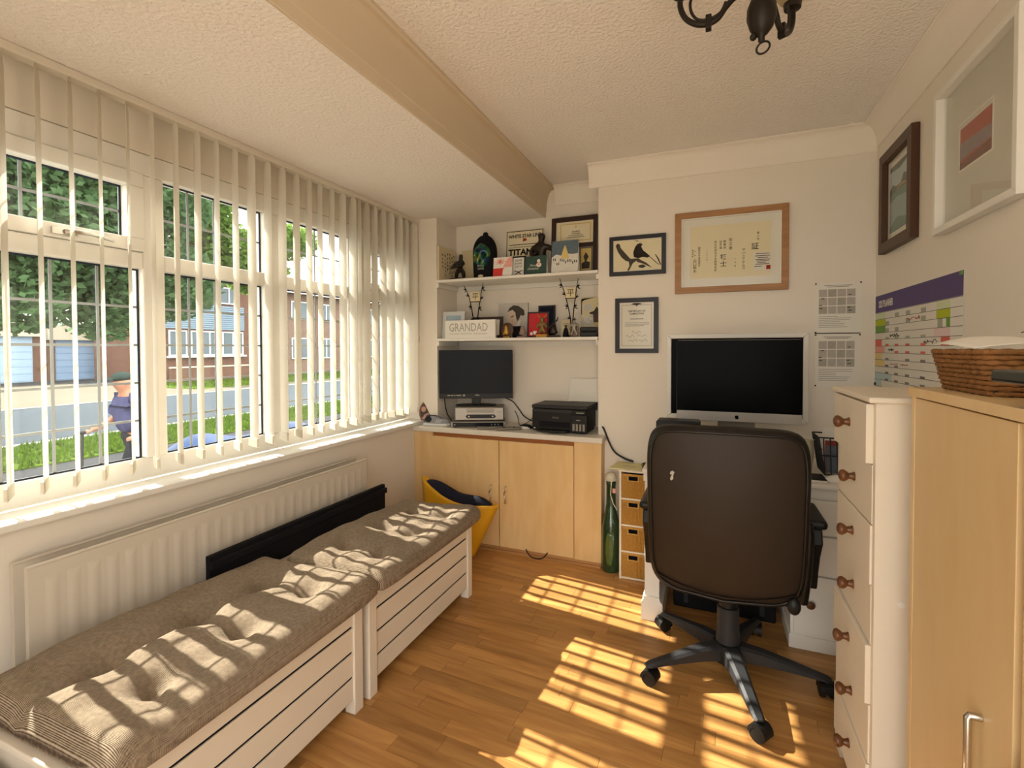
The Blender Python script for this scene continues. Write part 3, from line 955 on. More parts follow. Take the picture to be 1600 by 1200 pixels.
# positions read across the sheet from left to right
def vcol(s, a, b0, b1, wd, m='ink'):
    n = len(s); st = (b0 - b1) / n
    for i, ch in enumerate(s):
        if ch != ' ': text(ch, P, a, b0 - st * (i + .5), m, t, height=st * .84, width=wd, c=CZ, name='character', bold=.006)
vcol('証', .408, .262, .218, .036)
vcol('第六号', .422, .318, .268, .012)
vcol('マークアダムス', .352, .232, .118, .019)
vcol('年月日', .311, .188, .13, .007)
vcol('右之者', .288, .297, .228, .018)
vcol('剛柔流', .258, .285, .236, .017)
vcol('空手道', .238, .285, .236, .017)
vcol('錬士', .252, .212, .138, .036)
vcol('段位を授与する称号を許', .212, .286, .115, .018)
vcol('一九九六年', .168, .245, .175, .008)
vcol('国際空手道連盟会', .128, .258, .148, .019)
vcol('最高師範', .094, .246, .2, .008)
vcol('会長', .106, .246, .2, .008)
vcol('山口剛史', .105, .195, .112, .02)
m = MB(); m.rect(P, .402, .486, .108, .205, .0069, .0075)
build('pasted_slip', m, 'paper', t)
for i, (a0, a1, b_) in enumerate(((.412, .476, .196), (.408, .48, .184), (.42, .47, .174), (.41, .48, .164), (.416, .474, .156), (.42, .46, .148), (.41, .476, .14), (.405, .44, .128))):
    build('text_line', MB().rect(P, a0, a1, b_, b_ + .0035, .0076, .0078), 'ink_soft', t)
build('red_seal', MB().rect(P, .462, .482, .112, .134, .0077, .0079), 'ink_red', t)
build('red_seal', MB().rect(P, .094, .116, .098, .118, .0067, .0068), 'paper_cream', t)

# ink painting of a bird on a branch
P = back_pl(-.564, 1.727)
t = picture('ink_painting', 'small black framed ink painting of a bird on a branch', 'picture', P, .322, .231, .024, .018, 'black_frame', 'paper', (.003, 'paper'), .002, 'paper_cream')
def ink(pts, m='ink_soft', c=CZ, w_=.322, h_=.231, nm='brush_stroke', pp=None, tt=None):
    build(nm, MB().poly(pp or P, [(a * w_, b_ * h_) for a, b_ in pts], c - .0006, c), m, tt or t)
ink([(.11, .78), (.15, .84), (.19, .80), (.2, .72), (.27, .6), (.33, .5), (.38, .42), (.36, .35), (.3, .37), (.22, .47), (.15, .62)])
ink([(.38, .42), (.46, .42), (.5, .38), (.42, .3), (.36, .14), (.3, .06), (.36, .24), (.35, .35)], c=CZ + .0007)
ink([(.46, .42), (.52, .42), (.58, .36), (.66, .3), (.72, .22), (.76, .16), (.68, .22), (.6, .28), (.5, .33)], c=CZ + .0002)
ink([(.44, .46), (.43, .58), (.46, .7), (.5, .78), (.55, .8), (.6, .76), (.57, .72), (.6, .62), (.68, .52), (.73, .45), (.68, .42), (.6, .45), (.52, .42)], c=CZ + .0014, m='ink')
ink([(.48, .86), (.53, .84), (.57, .8), (.6, .78), (.56, .82), (.5, .87), (.45, .88)], m='ink')
ink([(.52, .24), (.6, .26), (.66, .21), (.6, .17), (.53, .19)])
ink([(.82, .5), (.88, .38), (.92, .22), (.9, .22), (.86, .36), (.81, .49)])
ink([(.73, .44), (.82, .32), (.88, .24), (.87, .23), (.8, .32), (.72, .43)])
build('signature', MB().tube([P(.256 + .003 * i, .028 + (.004 if i % 2 else -.003), CZ) for i in range(9)], .0008, 4), 'ink', t)

# certificate of completion
P = back_pl(-.529, 1.271)
t = picture('framed_certificate', 'black framed certificate of completion below the ink painting', 'picture', P, .247, .322, .026, .018, 'black_frame', 'paper', (.003, 'paper'), .003, 'paper')
def border(pl, w_, h_, x, y, bw, mm, tt, c=CZ):
    build('printed_border', frame_bars(MB(), pl.sub(x, y), w_ - 2 * x, h_ - 2 * y, bw, c - .0006, c), mm, tt)
border(P, .247, .322, .038, .04, .0016, 'ink_soft', t)
text('CERTIFICATE OF\nCOMPLETION', P, .1235, .238, 'ink', t, width=.098, height=.026, c=CZ, bold=.02)
build('text_line', MB().rect(P, .085, .162, .197, .2025, CZ - .0005, CZ), 'ink_grey', t)
for i in range(3):
    build('text_line', MB().rect(P, .055, .195 - .03 * (i == 2), .176 - i * .009, .179 - i * .009, CZ - .0005, CZ), 'ink_grey', t)
build('crest', MB().poly(P, [(.09, .286), (.105, .292), (.1235, .298), (.142, .292), (.157, .286), (.13, .282), (.1235, .272), (.117, .282)], CZ - .0005, CZ + .0002), 'ink_soft', t)
rr = random.Random(8)
for cx, cy in ((.123, .122), (.085, .1), (.155, .1), (.1, .072), (.16, .072)):
    pts = [P(cx + (i - 5) * .005, cy + rr.uniform(-.006, .006) + .004 * math.sin(i), CZ) for i in range(11)]
    build('signature', MB().tube(pts, .0008, 4), 'ink_soft', t)

# two calendar sheets pinned one above the other
def sheet(x, z, w_, h_, label, rows, seed):
    P = back_pl(x, z)
    rr = random.Random(seed)
    t = thing('calendar_sheet', label, 'sheet', P(w_ / 2, 0, 0), group='calendar sheets pinned to the wall')
    def cur(u, v): return P(u * w_, v * h_, .0012 + .004 * max(0, .25 - v) * 2 * abs(u - .5))
    build('paper', MB().grid(cur, 8, 8), 'paper', t, solid=.0006)
    for a, b_ in ((.02, .985), (.98, .985), (.02, .02)):
        build('pin', MB().lathe([(.004, 0), (.004, .002), (.0025, .004), (.0035, .007), (0, .008)], P(a * w_, b_ * h_, .0015), 10, (0, -1, 0)), 'dark_grey', t, smooth=40)
    x0, z0, gw, gh = .08 * w_, .38 * h_, .8 * w_, .5 * h_
    for r_ in range(3):
        for c_ in range(4):
            build('month_block', MB().rect(P, x0 + gw * c_ / 4 + .002, x0 + gw * (c_ + 1) / 4 - .002, z0 + gh * r_ / 3 + .002, z0 + gh * (r_ + 1) / 3 - .003, .0022, .0026), 'print_grey' if (r_ + c_) % 3 else 'print_grey2', t)
    for i in range(7):
        build('text_line', MB().rect(P, .09 * w_, (.45 + .4 * rr.random()) * w_, (.33 - i * .035) * h_, (.337 - i * .035) * h_, .0028, .003), 'ink_grey', t)
    for i in range(2):
        build('text_line', MB().rect(P, (.2 + .06 * i) * w_, (.8 - .06 * i) * w_, (.94 - .025 * i) * h_, (.948 - .025 * i) * h_, .0022, .0026), 'ink_soft', t)
    for a, b_ in ((.72, .75), (.14, .68), (.09, .55), (.1, .49), (.7, .5), (.72, .44)):
        build('marker_spot', MB().rect(P, a * w_, (a + .07) * w_, b_ * h_, (b_ + .014) * h_, .0028, .0031), 'ink', t)
mat('print_grey', 'B5AFA6', .85, noise=(220, .25)); mat('print_grey2', 'A9A498', .85, noise=(220, .25))
sheet(.496, 1.372, .203, .259, 'upper pinned calendar sheet with thick dark lower edge', 3, 1)
build('edge_strip', MB().box(.497, .695, 2.9365, 2.9385, 1.3705, 1.3745), 'ink', bpy.data.objects['calendar_sheet'])
sheet(.497, 1.097, .2, .271, 'lower pinned calendar sheet, half behind the white drawers', 3, 2)

# year planner on the right hand wall
P = right_pl(2.932, 1.112)
PW, PH = .912, .438
t = thing('wall_planner', 'large year planner with purple band on the right hand wall', 'planner', P(PW / 2, 0, 0))
mat('planner_purple', '54447A', .6); mat('p_lime', 'B9C62C', .7); mat('p_green', '6FA04A', .7); mat('p_red', 'E2705E', .7); mat('p_pink', 'E6A59A', .7); mat('p_yellow', 'E8D08A', .7); mat('p_grey', 'A9AE9E', .7); mat('p_blue', 'BFD6D6', .7); mat('p_paleg', 'D3DDB6', .7); mat('p_palep', 'E8CFCF', .7)
build('paper', MB().rect(P, 0, PW, 0, PH, .001, .002), 'paper', t)
build('title_band', MB().rect(P, 0, PW, PH - .082, PH, .0021, .0025), 'planner_purple', t)
text('2025 PLANNER', P, .15, PH - .043, 'paper', t, width=.2, height=.034, c=.0027, bold=.03)
NR = 11
rh = (PH - .084) / NR
for i in range(NR + 1):
    build('rule_line', MB().rect(P, 0, PW, i * rh - .0008, i * rh + .0008, .0026, .0028), 'ink_soft', t)
def cell(a0, a1, r_, m, f=1.0, c=.0021):
    b0 = PH - .084 - (r_ + 1) * rh
    build('coloured_cell', MB().rect(P, a0, a1, b0 + .0012, b0 + rh * f - .0012, c, c + .0004), m, t)
for r_, m in enumerate(('p_paleg', 'p_lime', 'p_green', 'paper', 'p_red', 'p_pink', 'p_yellow', 'p_yellow', 'paper', 'p_blue', 'p_blue')):
    if m != 'paper': cell(.004, (.15 if r_ < 3 else .1 + .04 * (r_ % 2)), r_, m)
for r_, m, a0, a1 in ((0, 'p_paleg', .71, .82), (1, 'p_lime', .71, .82), (2, 'p_green', .79, .82), (3, 'p_palep', .69, .82), (4, 'p_red', .75, .82), (9, 'p_blue', .14, .24), (2, 'p_grey', .72, .76)):
    cell(a0, a1, r_, m)
for r_ in range(NR):
    for a in (.155, .28, .41, .57):
        if (r_ * 7 + int(a * 100)) % 5: cell(a, a + .045, r_, ('p_grey', 'p_red', 'p_grey')[(r_ // 4) % 3] if r_ < 6 else 'ink_grey', .35 if r_ > 2 else .62, .0026)
rq = random.Random(12)
for r_, a, ln in ((1, .42, .14), (3, .22, .12), (4, .6, .12), (5, .2, .07), (7, .22, .1), (7, .36, .08)):
    build('pen_scribble', MB().tube([P(a + ln * i / 16, PH - .084 - (r_ + .5) * rh + rq.uniform(-.3, .3) * rh * (.25 if r_ == 7 else .8), .0034) for i in range(17)], .0011, 4), 'ink_red' if r_ in (1, 7) else 'ink_soft', t)
build('corner_pin', MB().rect(P, PW - .02, PW - .004, PH - .014, PH - .002, .0026, .006), 'p_green', t)
build('corner_pin', MB().rect(P, .002, .022, .002, .014, .0026, .006), 'dark_grey', t)

# brown framed landscape, and the white framed print
mat('sky_print', 'B8CBD0', .8, noise=(14, .1)); mat('hill_print', '4C5A58', .8, noise=(40, .3)); mat('water_print', '8FA9AE', .8, noise=(26, .25)); mat('green_print', '5B8377', .8, noise=(30, .2)); mat('amber_print', 'B98F4E', .8)
P = right_pl(2.80, 1.735)
W_, H_ = .40, .452
t = picture('landscape_picture', 'brown wood framed landscape print with lake, on the right hand wall', 'picture', P, W_, H_, .045, .03, 'dark_brown' if 'dark_brown' in MATS else mat('dark_brown', '4A3020', .45, noise=(16, .12)), 'paper', None, .035, 'sky_print')
def ip(pts, m, c=CZ): build('print_patch', MB().poly(P, [(.08 + a * (W_ - .16), .08 + b_ * (H_ - .16)) for a, b_ in pts], c - .0008, c), m, t)
ip([(0, 0), (1, 0), (1, .45), (.5, .5), (0, .48)], 'water_print')
ip([(0, .47), (.4, .5), (1, .44), (1, .58), (.5, .6), (0, .56)], 'green_print', CZ + .0007)
ip([(0, .56), (.5, .6), (1, .58), (1, .86), (.92, .83), (.8, .74), (.7, .78), (.55, .66), (.3, .66), (.15, .72), (0, .66)], 'hill_print', CZ + .0007)
ip([(.3, .6), (.6, .62), (.9, .6), (.7, .65), (.45, .64)], 'amber_print', CZ + .0012)
ip([(0, .93), (.5, .9), (1, .97), (1, 1), (0, 1)], 'hill_print', CZ + .0005)
ip([(0, 0), (1, 0), (1, .1), (.4, .2), (0, .08)], 'green_print', CZ + .0006)
P = right_pl(2.178, 1.693)
W_, H_ = .518, .49
t = picture('white_framed_print', 'big white framed print with small red picture at its centre', 'picture', P, W_, H_, .022, .035, 'gloss_white', 'paper_mount' if 'paper_mount' in MATS else mat('paper_mount', 'D5D2C6', .85, noise=(12, .03)), None, 0, None)
mat('print_redband', 'A9503C', .8, noise=(30, .25)); mat('print_mauve', '8F7F80', .8, noise=(40, .3)); mat('print_dusk', '7A4A40', .8, noise=(40, .3))
x0, x1, z0, z1 = .13, .325, .185, .315
build('mount_window', frame_bars(MB(), P.sub(x0 - .008, z0 - .008), x1 - x0 + .016, z1 - z0 + .028, .006, .005, .0066), 'paper', t)
build('print_band', MB().rect(P, x0, x1, z0, z1, .005, .0062), 'print_redband', t)
build('print_band', MB().poly(P, [(x0, z0 + .03), (x1, z0 + .035), (x1, z0 + .075), (x0, z0 + .085)], .0062, .0066), 'print_mauve', t)
build('print_band', MB().poly(P, [(x0, z0), (x1, z0), (x1, z0 + .03), (x0, z0 + .02)], .0062, .0066), 'print_dusk', t)

# ------------------------------------------------------------------ shelves in the alcove
def shelf(z, label):
    t = thing('alcove_shelf', label, 'shelf', (-1.2, 3.07, z))
    build('board', MB().box(-1.7535, -.6345, 2.92, 3.2195, z - .018, z), 'gloss_white', t, bev=.002)
    build('batten', MB().box(-1.7545, -1.736, 2.925, 3.2, z - .05, z - .0185), 'gloss_white', t)
    build('batten', MB().box(-.652, -.634, 2.96, 3.2, z - .05, z - .0185), 'gloss_white', t)
    build('batten', MB().box(-1.73, -.66, 3.202, 3.2195, z - .05, z - .0185), 'gloss_white', t)
Z1, Z2 = 1.7705, 1.369
shelf(Z1, 'upper white alcove shelf holding the skull mask and cards')
shelf(Z2, 'lower white alcove shelf holding the grandad sign')

def leaner(name, label, cat, x, z, w_, h_, y, lean, m, thick=.004, rotz=0, group=None):
    """a flat thing standing on a shelf: returns (thing, face plane)"""
    t = thing(name, label, cat, (x + w_ / 2, y, z), group=group)
    u = Vector((math.cos(rotz), math.sin(rotz), 0))
    back = Vector((-math.sin(rotz), math.cos(rotz), 0))
    v = Vector((0, 0, math.cos(lean))) + back * math.sin(lean)
    pl = Pl((x, y, z), u, v)
    if pl.n.y > 0: pl.n = -pl.n
    pl.o = pl.o + Vector((0, 0, abs(pl.n.z) * thick + .0004))
    return t, pl
def board(t, pl, w_, h_, m, thick=.004, name='panel'):
    return build(name, MB().rect(pl, 0, w_, 0, h_, -thick, 0), m, t)

# ------------------------------------------------------------------ things on the upper shelf
mat('canvas_cream', 'DCCDA8', .9, noise=(14, .04)); mat('canvas_grey', 'C9C4BB', .9, noise=(14, .05)); mat('skin_print', 'D8C3AE', .9)
# brush writing canvas against the side wall
pl = Pl((-1.748, 2.93, Z1 + .0005), (0, 1, 0), (.0, 0, 1), (1, 0, 0))
t = thing('writing_canvas', 'cream canvas of brush writing standing against the alcove side wall', 'canvas', pl(.125, 0, 0))
board(t, pl, .25, .234, 'canvas_cream', -.014, 'panel')
rq = random.Random(21)
for a, n_ in ((.212, 5), (.182, 6), (.15, 6), (.118, 5), (.085, 6), (.05, 4)):
    b0 = .2 - rq.uniform(0, .04)
    for i in range(n_):
        b_ = b0 - i * .026
        for k in range(3):                          # short brush strokes of one written sign
            ang_ = rq.choice((0, 90, 45, -45, 15)) + rq.uniform(-12, 12)
            c_, s_ = math.cos(R(ang_)), math.sin(R(ang_))
            L_, q = rq.uniform(.006, .011), rq.uniform(.0012, .0026)
            ca, cb = a + rq.uniform(-.004, .004), b_ + rq.uniform(-.005, .005)
            build('brush_stroke', MB().poly(pl, [(ca - c_ * L_ + s_ * q, cb - s_ * L_ - c_ * q), (ca + c_ * L_ + s_ * q * .3, cb + s_ * L_ - c_ * q * .3), (ca + c_ * L_ - s_ * q * .3, cb + s_ * L_ + c_ * q * .3), (ca - c_ * L_ - s_ * q, cb - s_ * L_ + c_ * q)], .0141, .0146 + .0002 * k), 'ink', t)
t, pl = leaner('blank_canvas', 'plain cream canvas on the back wall behind the crouching warrior', 'canvas', -1.706, Z1, .235, .25, 3.19, .08, 'canvas_cream', .012)
board(t, pl, .235, .25, 'canvas_cream', .012)
# crouching warrior
wx, wy = -1.625, 3.03
t = thing('warrior_statuette', 'dark crouching warrior statuette with sword on oval base', 'statuette', (wx, wy, Z1))
build('base', MB().lathe([(.07, 0), (.075, .004), (.066, .014), (.05, .018)], (wx - .015, wy, Z1 + .0004), 24), 'dark_wood', t, smooth=40)
J = [(0, 0, .085, .02), (.008, 0, .12, .022), (.01, -.005, .148, .014), (.012, -.006, .168, (.016, .018)), (.012, -.006, .186, .012),
     (-.022, -.01, .062, .016), (-.03, 0, .018, .011), (.035, -.02, .06, .016), (.032, 0, .018, .011),
     (-.024, -.014, .125, .012), (-.04, -.03, .098, .009), (-.055, -.035, .085, .008), (.04, -.01, .12, .012), (.03, -.04, .1, .009), (-.03, -.045, .088, .008)]
skin_fig('figure', J, [(0, 1), (1, 2), (2, 3), (3, 4), (0, 5), (5, 6), (0, 7), (7, 8), (1, 9), (9, 10), (10, 11), (1, 12), (12, 13), (13, 14)], 'bronze', t, loc=(wx, wy, Z1))
build('sword', MB().tube([(wx - .025, wy - .045, Z1 + .085), (wx - .075, wy - .05, Z1 + .083)], [.003, .001], 6), 'bronze', t)
# hooded skull head
m_ = bpy.data.materials.new('iridescent'); MATS['iridescent'] = m_; m_.use_nodes = True
_N, _L = m_.node_tree.nodes, m_.node_tree.links
_b = _N['Principled BSDF']; _b.inputs['Metallic'].default_value = .5; _b.inputs['Roughness'].default_value = .25
_tc = _N.new('ShaderNodeTexCoord'); _nz = _N.new('ShaderNodeTexNoise'); _nz.inputs['Scale'].default_value = 14
_rp = _N.new('ShaderNodeValToRGB')
for p_, c_ in ((.32, '221B48'), (.45, '1D3F52'), (.55, '2F6B4A'), (.68, '8F8E3E')):
    if p_ == .32: _rp.color_ramp.elements[0].position = p_; _rp.color_ramp.elements[0].color = lin(c_)
    elif p_ == .68: _rp.color_ramp.elements[-1].position = p_; _rp.color_ramp.elements[-1].color = lin(c_)
    else: e_ = _rp.color_ramp.elements.new(p_); e_.color = lin(c_)
_L.new(_tc.outputs['Object'], _nz.inputs[0]); _L.new(_nz.outputs['Fac'], _rp.inputs[0]); _L.new(_rp.outputs[0], _b.inputs['Base Color'])
hx, hy = -1.437, 3.04
t = thing('skull_head', 'black hooded head with shiny multicoloured skull face', 'ornament', (hx, hy, Z1))
prof = [(0, .082), (.05, .083), (.12, .086), (.18, .088), (.22, .082), (.26, .068), (.285, .048), (.297, .028)]
def hood(u, v):
    z = .297 * math.sin(v * math.pi / 2) ** .9
    r = .082 + .006 * z / .18 if z < .18 else .088 * math.sqrt(max(.02, 1 - ((z - .18) / .125) ** 2))
    a = 2 * math.pi * u
    return (hx + r * math.cos(a), hy + r * .72 * math.sin(a), Z1 + .0005 + z)
m = MB().grid(hood, 28, 21)
m.f.append(tuple(range(27, -1, -1))); m.f.append(tuple(21 * 29 + i for i in range(28)))
m.ball((hx + .006, hy, Z1 + .305), (.02, .018, .02), 12, 8)
build('hood', m, 'black_matt', t, smooth=60)
def face(u, v):
    a = math.pi * (1.12 + .76 * u); z = .06 + .175 * v
    wdt = .066 * (.52 + .5 * math.sin(math.pi * (.12 + .6 * v))) * math.sqrt(max(.02, 1 - (max(0, v - .62) / .38) ** 2)) * (1 - .35 * max(0, .3 - v) / .3)
    x = math.cos(a) * wdt * 1.02; y = math.sin(a) * (.046 + .02 * math.sin(math.pi * v)) - .026
    for ex in (-.026, .026):
        d = (x - ex) ** 2 + (z - .155) ** 2
        y += .03 * math.exp(-d / .00028)
    d = x * x / .00008 + (z - .118) ** 2 / .0002
    y += .02 * math.exp(-d)
    y += .012 * math.exp(-((z - .082) ** 2) / .00005) * (.6 + .4 * math.cos(x * 420))
    return (hx + x, hy + y, Z1 + z)
m = MB().grid(face, 44, 44)
build('skull_face', m, 'iridescent', t, smooth=70, solid=.002)
for ex in (-.026, .026):
    build('eye_socket', MB().ball((hx + ex, hy - .054, Z1 + .155), (.016, .006, .013), 14, 8), 'black_matt', t, smooth=60)
build('nose_hole', MB().poly(Pl((hx, hy - .082, Z1 + .105), (1, 0, 0), (0, 0, 1)), [(-.009, 0), (0, .004), (.009, 0), (.004, .022), (-.004, .022)], -.01, 0), 'black_matt', t)
for i in range(6):
    x = (i - 2.5) * .0085
    build('tooth', MB().ball((hx + x, hy - .079 + abs(x) * .28, Z1 + .086), (.0035, .004, .009), 8, 6), 'silver_plastic', t, smooth=60)
    build('tooth', MB().ball((hx + x * .9, hy - .075 + abs(x) * .28, Z1 + .066), (.0032, .004, .008), 8, 6), 'silver_plastic', t, smooth=60)
build('plaque', MB().ball((hx - .003, hy - .064, Z1 + .018), (.02, .006, .009), 14, 8), 'canvas_cream', t, smooth=60)
# folded cards
mat('card_pink', 'E6A79A', .7, noise=(30, .2)); mat('card_red', 'CF3A34', .7, noise=(30, .15)); mat('card_green', '2F4A41', .6); mat('card_night', '5E6F78', .8, noise=(60, .3)); mat('card_snow', 'D8D6CC', .8, noise=(60, .15))
mat('card_gold', 'D9C27A', .6)
def card(name, label, x, w_, h_, y, m, rotz=0.0, lean=.12):
    t, pl = leaner(name, label, 'card', x, Z1, w_, h_, y, lean, m, .0012, rotz)
    board(t, pl, w_, h_, m, .0012, 'front_leaf')
    bk = Pl(pl(0, h_, -.0015), pl.u, (Vector((0, 0, -1)) + Vector((0, .35, 0))).normalized())
    build('back_leaf', MB().add([pl(0, h_, -.0016), pl(w_, h_, -.0016), pl(w_, h_, -.0016) + Vector((0, .03, Z1 + .0006 - pl(w_, h_, -.0016).z)), pl(0, h_, -.0016) + Vector((0, .03, Z1 + .0006 - pl(0, h_, -.0016).z))], [(0, 1, 2, 3)]), 'paper', t, solid=.0008)
    return t, pl
def pp(t, pl, pts, m, c=.0006, nm='print_patch'):
    build(nm, MB().poly(pl, pts, .0001, c), m, t)
t, pl = card('red_card', 'white and red greeting card with pink star flower beside the skull head', -1.338, .133, .13, 2.952, 'paper')
pp(t, pl, [(0, .003), (.066, .003), (.07, .05), (.08, .058), (0, .056)], 'card_red')
st = []
for i in range(16):
    r_ = .06 if i % 2 == 0 else .022
    st.append((.05 + r_ * math.cos(i * math.pi / 8) * .8, .1 + r_ * math.sin(i * math.pi / 8) * .48))
pp(t, pl, st, 'card_pink', .0009)
pp(t, pl, [(.07, .062), (.133, .062), (.133, .128), (.1, .12)], 'card_pink', .0005)
text('R', pl, .05, .1, 'card_red', t, height=.022, c=.0012)
t, pl = leaner('dojo_card', 'small black framed print with crossed belt, between red and green cards', 'picture', -1.222, Z1, .094, .136, 3.0, .1, 'paper', .006)
board(t, pl, .094, .136, 'black_frame', .006, 'frame')
build('print', MB().rect(pl, .007, .082, .007, .127, .0001, .0008), 'paper', t)
for i, s in enumerate(('NEVER', 'EVER', 'GIVE UP')): text(s, pl, .045, .108 - .02 * i, 'ink', t, width=.05, height=.013, c=.0012)
pp(t, pl, [(.012, .04), (.02, .042), (.045, .034), (.07, .042), (.078, .04), (.05, .03), (.07, .014), (.062, .014), (.045, .026), (.026, .014), (.018, .014), (.04, .03)], 'ink', .0012)
t, pl = card('green_card', 'dark green christmas card with a pink round figure', -1.112, .143, .122, 2.952, 'card_green')
text('Merry\nChristmas', pl, .055, .05, 'paper', t, width=.075, height=.036, c=.0008, shear=.3)
pp(t, pl, [(.092 + .017 * math.cos(i * .35), .062 + .015 * math.sin(i * .35)) for i in range(18)], 'paper', .0008)
pp(t, pl, [(.09 + .011 * math.cos(i * .35), .088 + .011 * math.sin(i * .35)) for i in range(18)], 'paper', .0007)
pp(t, pl, [(.092 + .009 * math.cos(i * .35), .068 + .011 * math.sin(i * .35)) for i in range(18)], 'card_pink', .0011)
t, pl = card('snow_card', 'tall card of a lit tree in a snowy crowd', -.935, .17, .205, 2.95, 'card_snow')
pp(t, pl, [(0, .1), (.03, .12), (.06, .11), (.1, .12), (.14, .115), (.17, .12), (.17, .205), (0, .205)], 'card_night')
pp(t, pl, [(.085, .178), (.096, .15), (.106, .12), (.112, .09), (.06, .09), (.066, .12), (.075, .15)], 'card_gold', .001)
rr = random.Random(2)
for i in range(14):
    x = .01 + i * .0113
    z = .06 + rr.uniform(-.012, .02)
    pp(t, pl, [(x, z), (x + .006, z), (x + .005, z + .016), (x + .001, z + .016)], 'ink_soft', .0013, 'crowd_figure')
# old ship poster on a board
t, pl = leaner('ship_poster', 'old cream ship poster with big black capitals, behind the bronze bust', 'poster', -1.342, Z1, .276, .352, 3.175, .06, 'paper_cream', .006)
board(t, pl, .276, .352, 'paper_cream', .006)
border(pl, .276, .352, .003, .003, .005, 'dark_wood', t, .0012)
text('WHITE STAR LINE', pl, .138, .312, 'ink', t, width=.24, height=.026, c=.0012, bold=.03)
build('flag', MB().poly(pl, [(.125, .272), (.155, .278), (.15, .292), (.128, .296)], .0002, .001), 'ink_red', t)
build('text_line', MB().rect(pl, .025, .25, .25, .255, .0002, .001), 'ink_soft', t)
text('The Queen of the Ocean', pl, .138, .238, 'ink_soft', t, width=.16, height=.008, c=.0012)
text('TITANIC', pl, .138, .2, 'ink', t, width=.24, height=.046, c=.0012, bold=.04)
for z in (.17, .232): build('text_line', MB().rect(pl, .02, .256, z, z + .002, .0002, .001), 'ink_soft', t)
build('text_line', MB().rect(pl, .03, .245, .155, .159, .0002, .001), 'ink_soft', t)
# bronze torso
bx, by = -1.04, 3.065
t = thing('bronze_torso', 'dark bronze statuette of a bare chested man turning his head', 'statuette', (bx, by, Z1))
build('base', MB().lathe([(.06, 0), (.062, .008), (.055, .02), (.045, .03)], (bx, by, Z1 + .0005), 20), 'bronze', t, smooth=40)
J = [(0, 0, .07, (.042, .032)), (0, 0, .12, (.04, .03)), (-.002, 0, .17, (.048, .034)), (-.004, 0, .2, (.046, .03)), (0, 0, .235, .014), (.006, -.005, .258, (.027, .029)), (.010, -.007, .288, .022),
     (-.056, 0, .192, .02), (-.068, -.012, .16, .017), (-.045, -.04, .135, .013), (-.01, -.05, .16, .012), (.054, 0, .192, .02), (.088, -.006, .17, .016), (.11, -.02, .12, .013), (.1, -.03, .08, .012), (0, 0, .03, .036)]
skin_fig('figure', J, [(0, 1), (1, 2), (2, 3), (3, 4), (4, 5), (5, 6), (3, 7), (7, 8), (8, 9), (9, 10), (3, 11), (11, 12), (12, 13), (13, 14), (0, 15)], 'bronze', t, loc=(bx, by, Z1))
# award frame with two openings
t, pl = leaner('award_frame', 'tall dark framed award with certificate above a small picture', 'picture', -1.0, Z1, .31, .402, 3.155, .07, 'dark_wood', .012)
W_, H_ = .31, .402
board(t, pl, W_, H_, 'dark_wood', .01, 'mount')
build('frame', frame_bars(MB(), pl, W_, H_, .026, .0002, .012), 'dark_wood', t)
build('certificate', MB().rect(pl, .03, .296, .225, .372, .0002, .001), 'paper_cream', t)
border(pl.sub(.03, .225), .266, .147, .028, .014, .007, 'card_gold', t, .0018)
text('AWARD', pl, .165, .303, 'ink', t, width=.055, height=.011, c=.002)
for z, w2 in ((.288, .06), (.276, .1), (.264, .12)): build('text_line', MB().rect(pl, .165 - w2 / 2, .165 + w2 / 2, z, z + .003, .001, .0016), 'ink_soft', t)
build('crest', MB().ball(pl(.165, .335, .001), (.008, .001, .008), 10, 6), 'card_gold', t)
build('small_border', frame_bars(MB(), pl.sub(.19, .03), .092, .165, .006, .0002, .003), 'silver_plastic', t)
build('small_print', MB().rect(pl, .2, .272, .04, .185, .0002, .001), 'card_gold', t)
pp(t, pl, [(.21, .05), (.26, .05), (.265, .09), (.24, .1), (.255, .13), (.235, .16), (.22, .13), (.23, .1), (.208, .085)], 'ink_soft', .0016)

# ------------------------------------------------------------------ things on the lower shelf
mat('frame_pale', 'CFD2D0', .5); mat('print_blue', 'A9C0CE', .8, noise=(30, .12)); mat('stone_pink', '9A7F74', .7, noise=(40, .25))
def leanframe(name, label, x, w_, h_, y, lean, fm, bw, pm, rotz=0.0):
    t, pl = leaner(name, label, 'picture', x, Z2, w_, h_, y, lean, fm, .012, rotz)
    board(t, pl, w_, h_, fm, .01, 'backing')
    build('frame', frame_bars(MB(), pl, w_, h_, bw, .0002, .008), fm, t)
    build('print', MB().rect(pl, bw, w_ - bw, bw, h_ - bw, .0002, .001), pm, t)
    return t, pl
leanframe('photo_frame', 'pale grey photo frame behind the left end of the lettered sign', -1.742, .172, .186, 2.985, .1, 'frame_pale', .028, 'print_blue')
t, pl = leaner('lettered_sign', 'white wooden block sign with big grey capitals, on the lower shelf', 'sign', -1.692, Z2, .378, .122, 2.934, 0, 'gloss_white', .022)
board(t, pl, .378, .122, 'gloss_white', .022, 'block')
mat('sign_grey', 'A8A79C', .7)
text('GRANDAD', pl, .178, .074, 'sign_grey', t, width=.29, height=.056, c=.0006, bold=.008)
text('THE MAN. THE MYTH. THE LEGEND.', pl, .178, .03, 'sign_grey', t, width=.29, height=.012, c=.0006)
leanframe('photo_frame', 'dark red brown photo frame behind the right end of the lettered sign', -1.54, .226, .147, 3.048, .1, 'dark_wood', .02, 'paper')

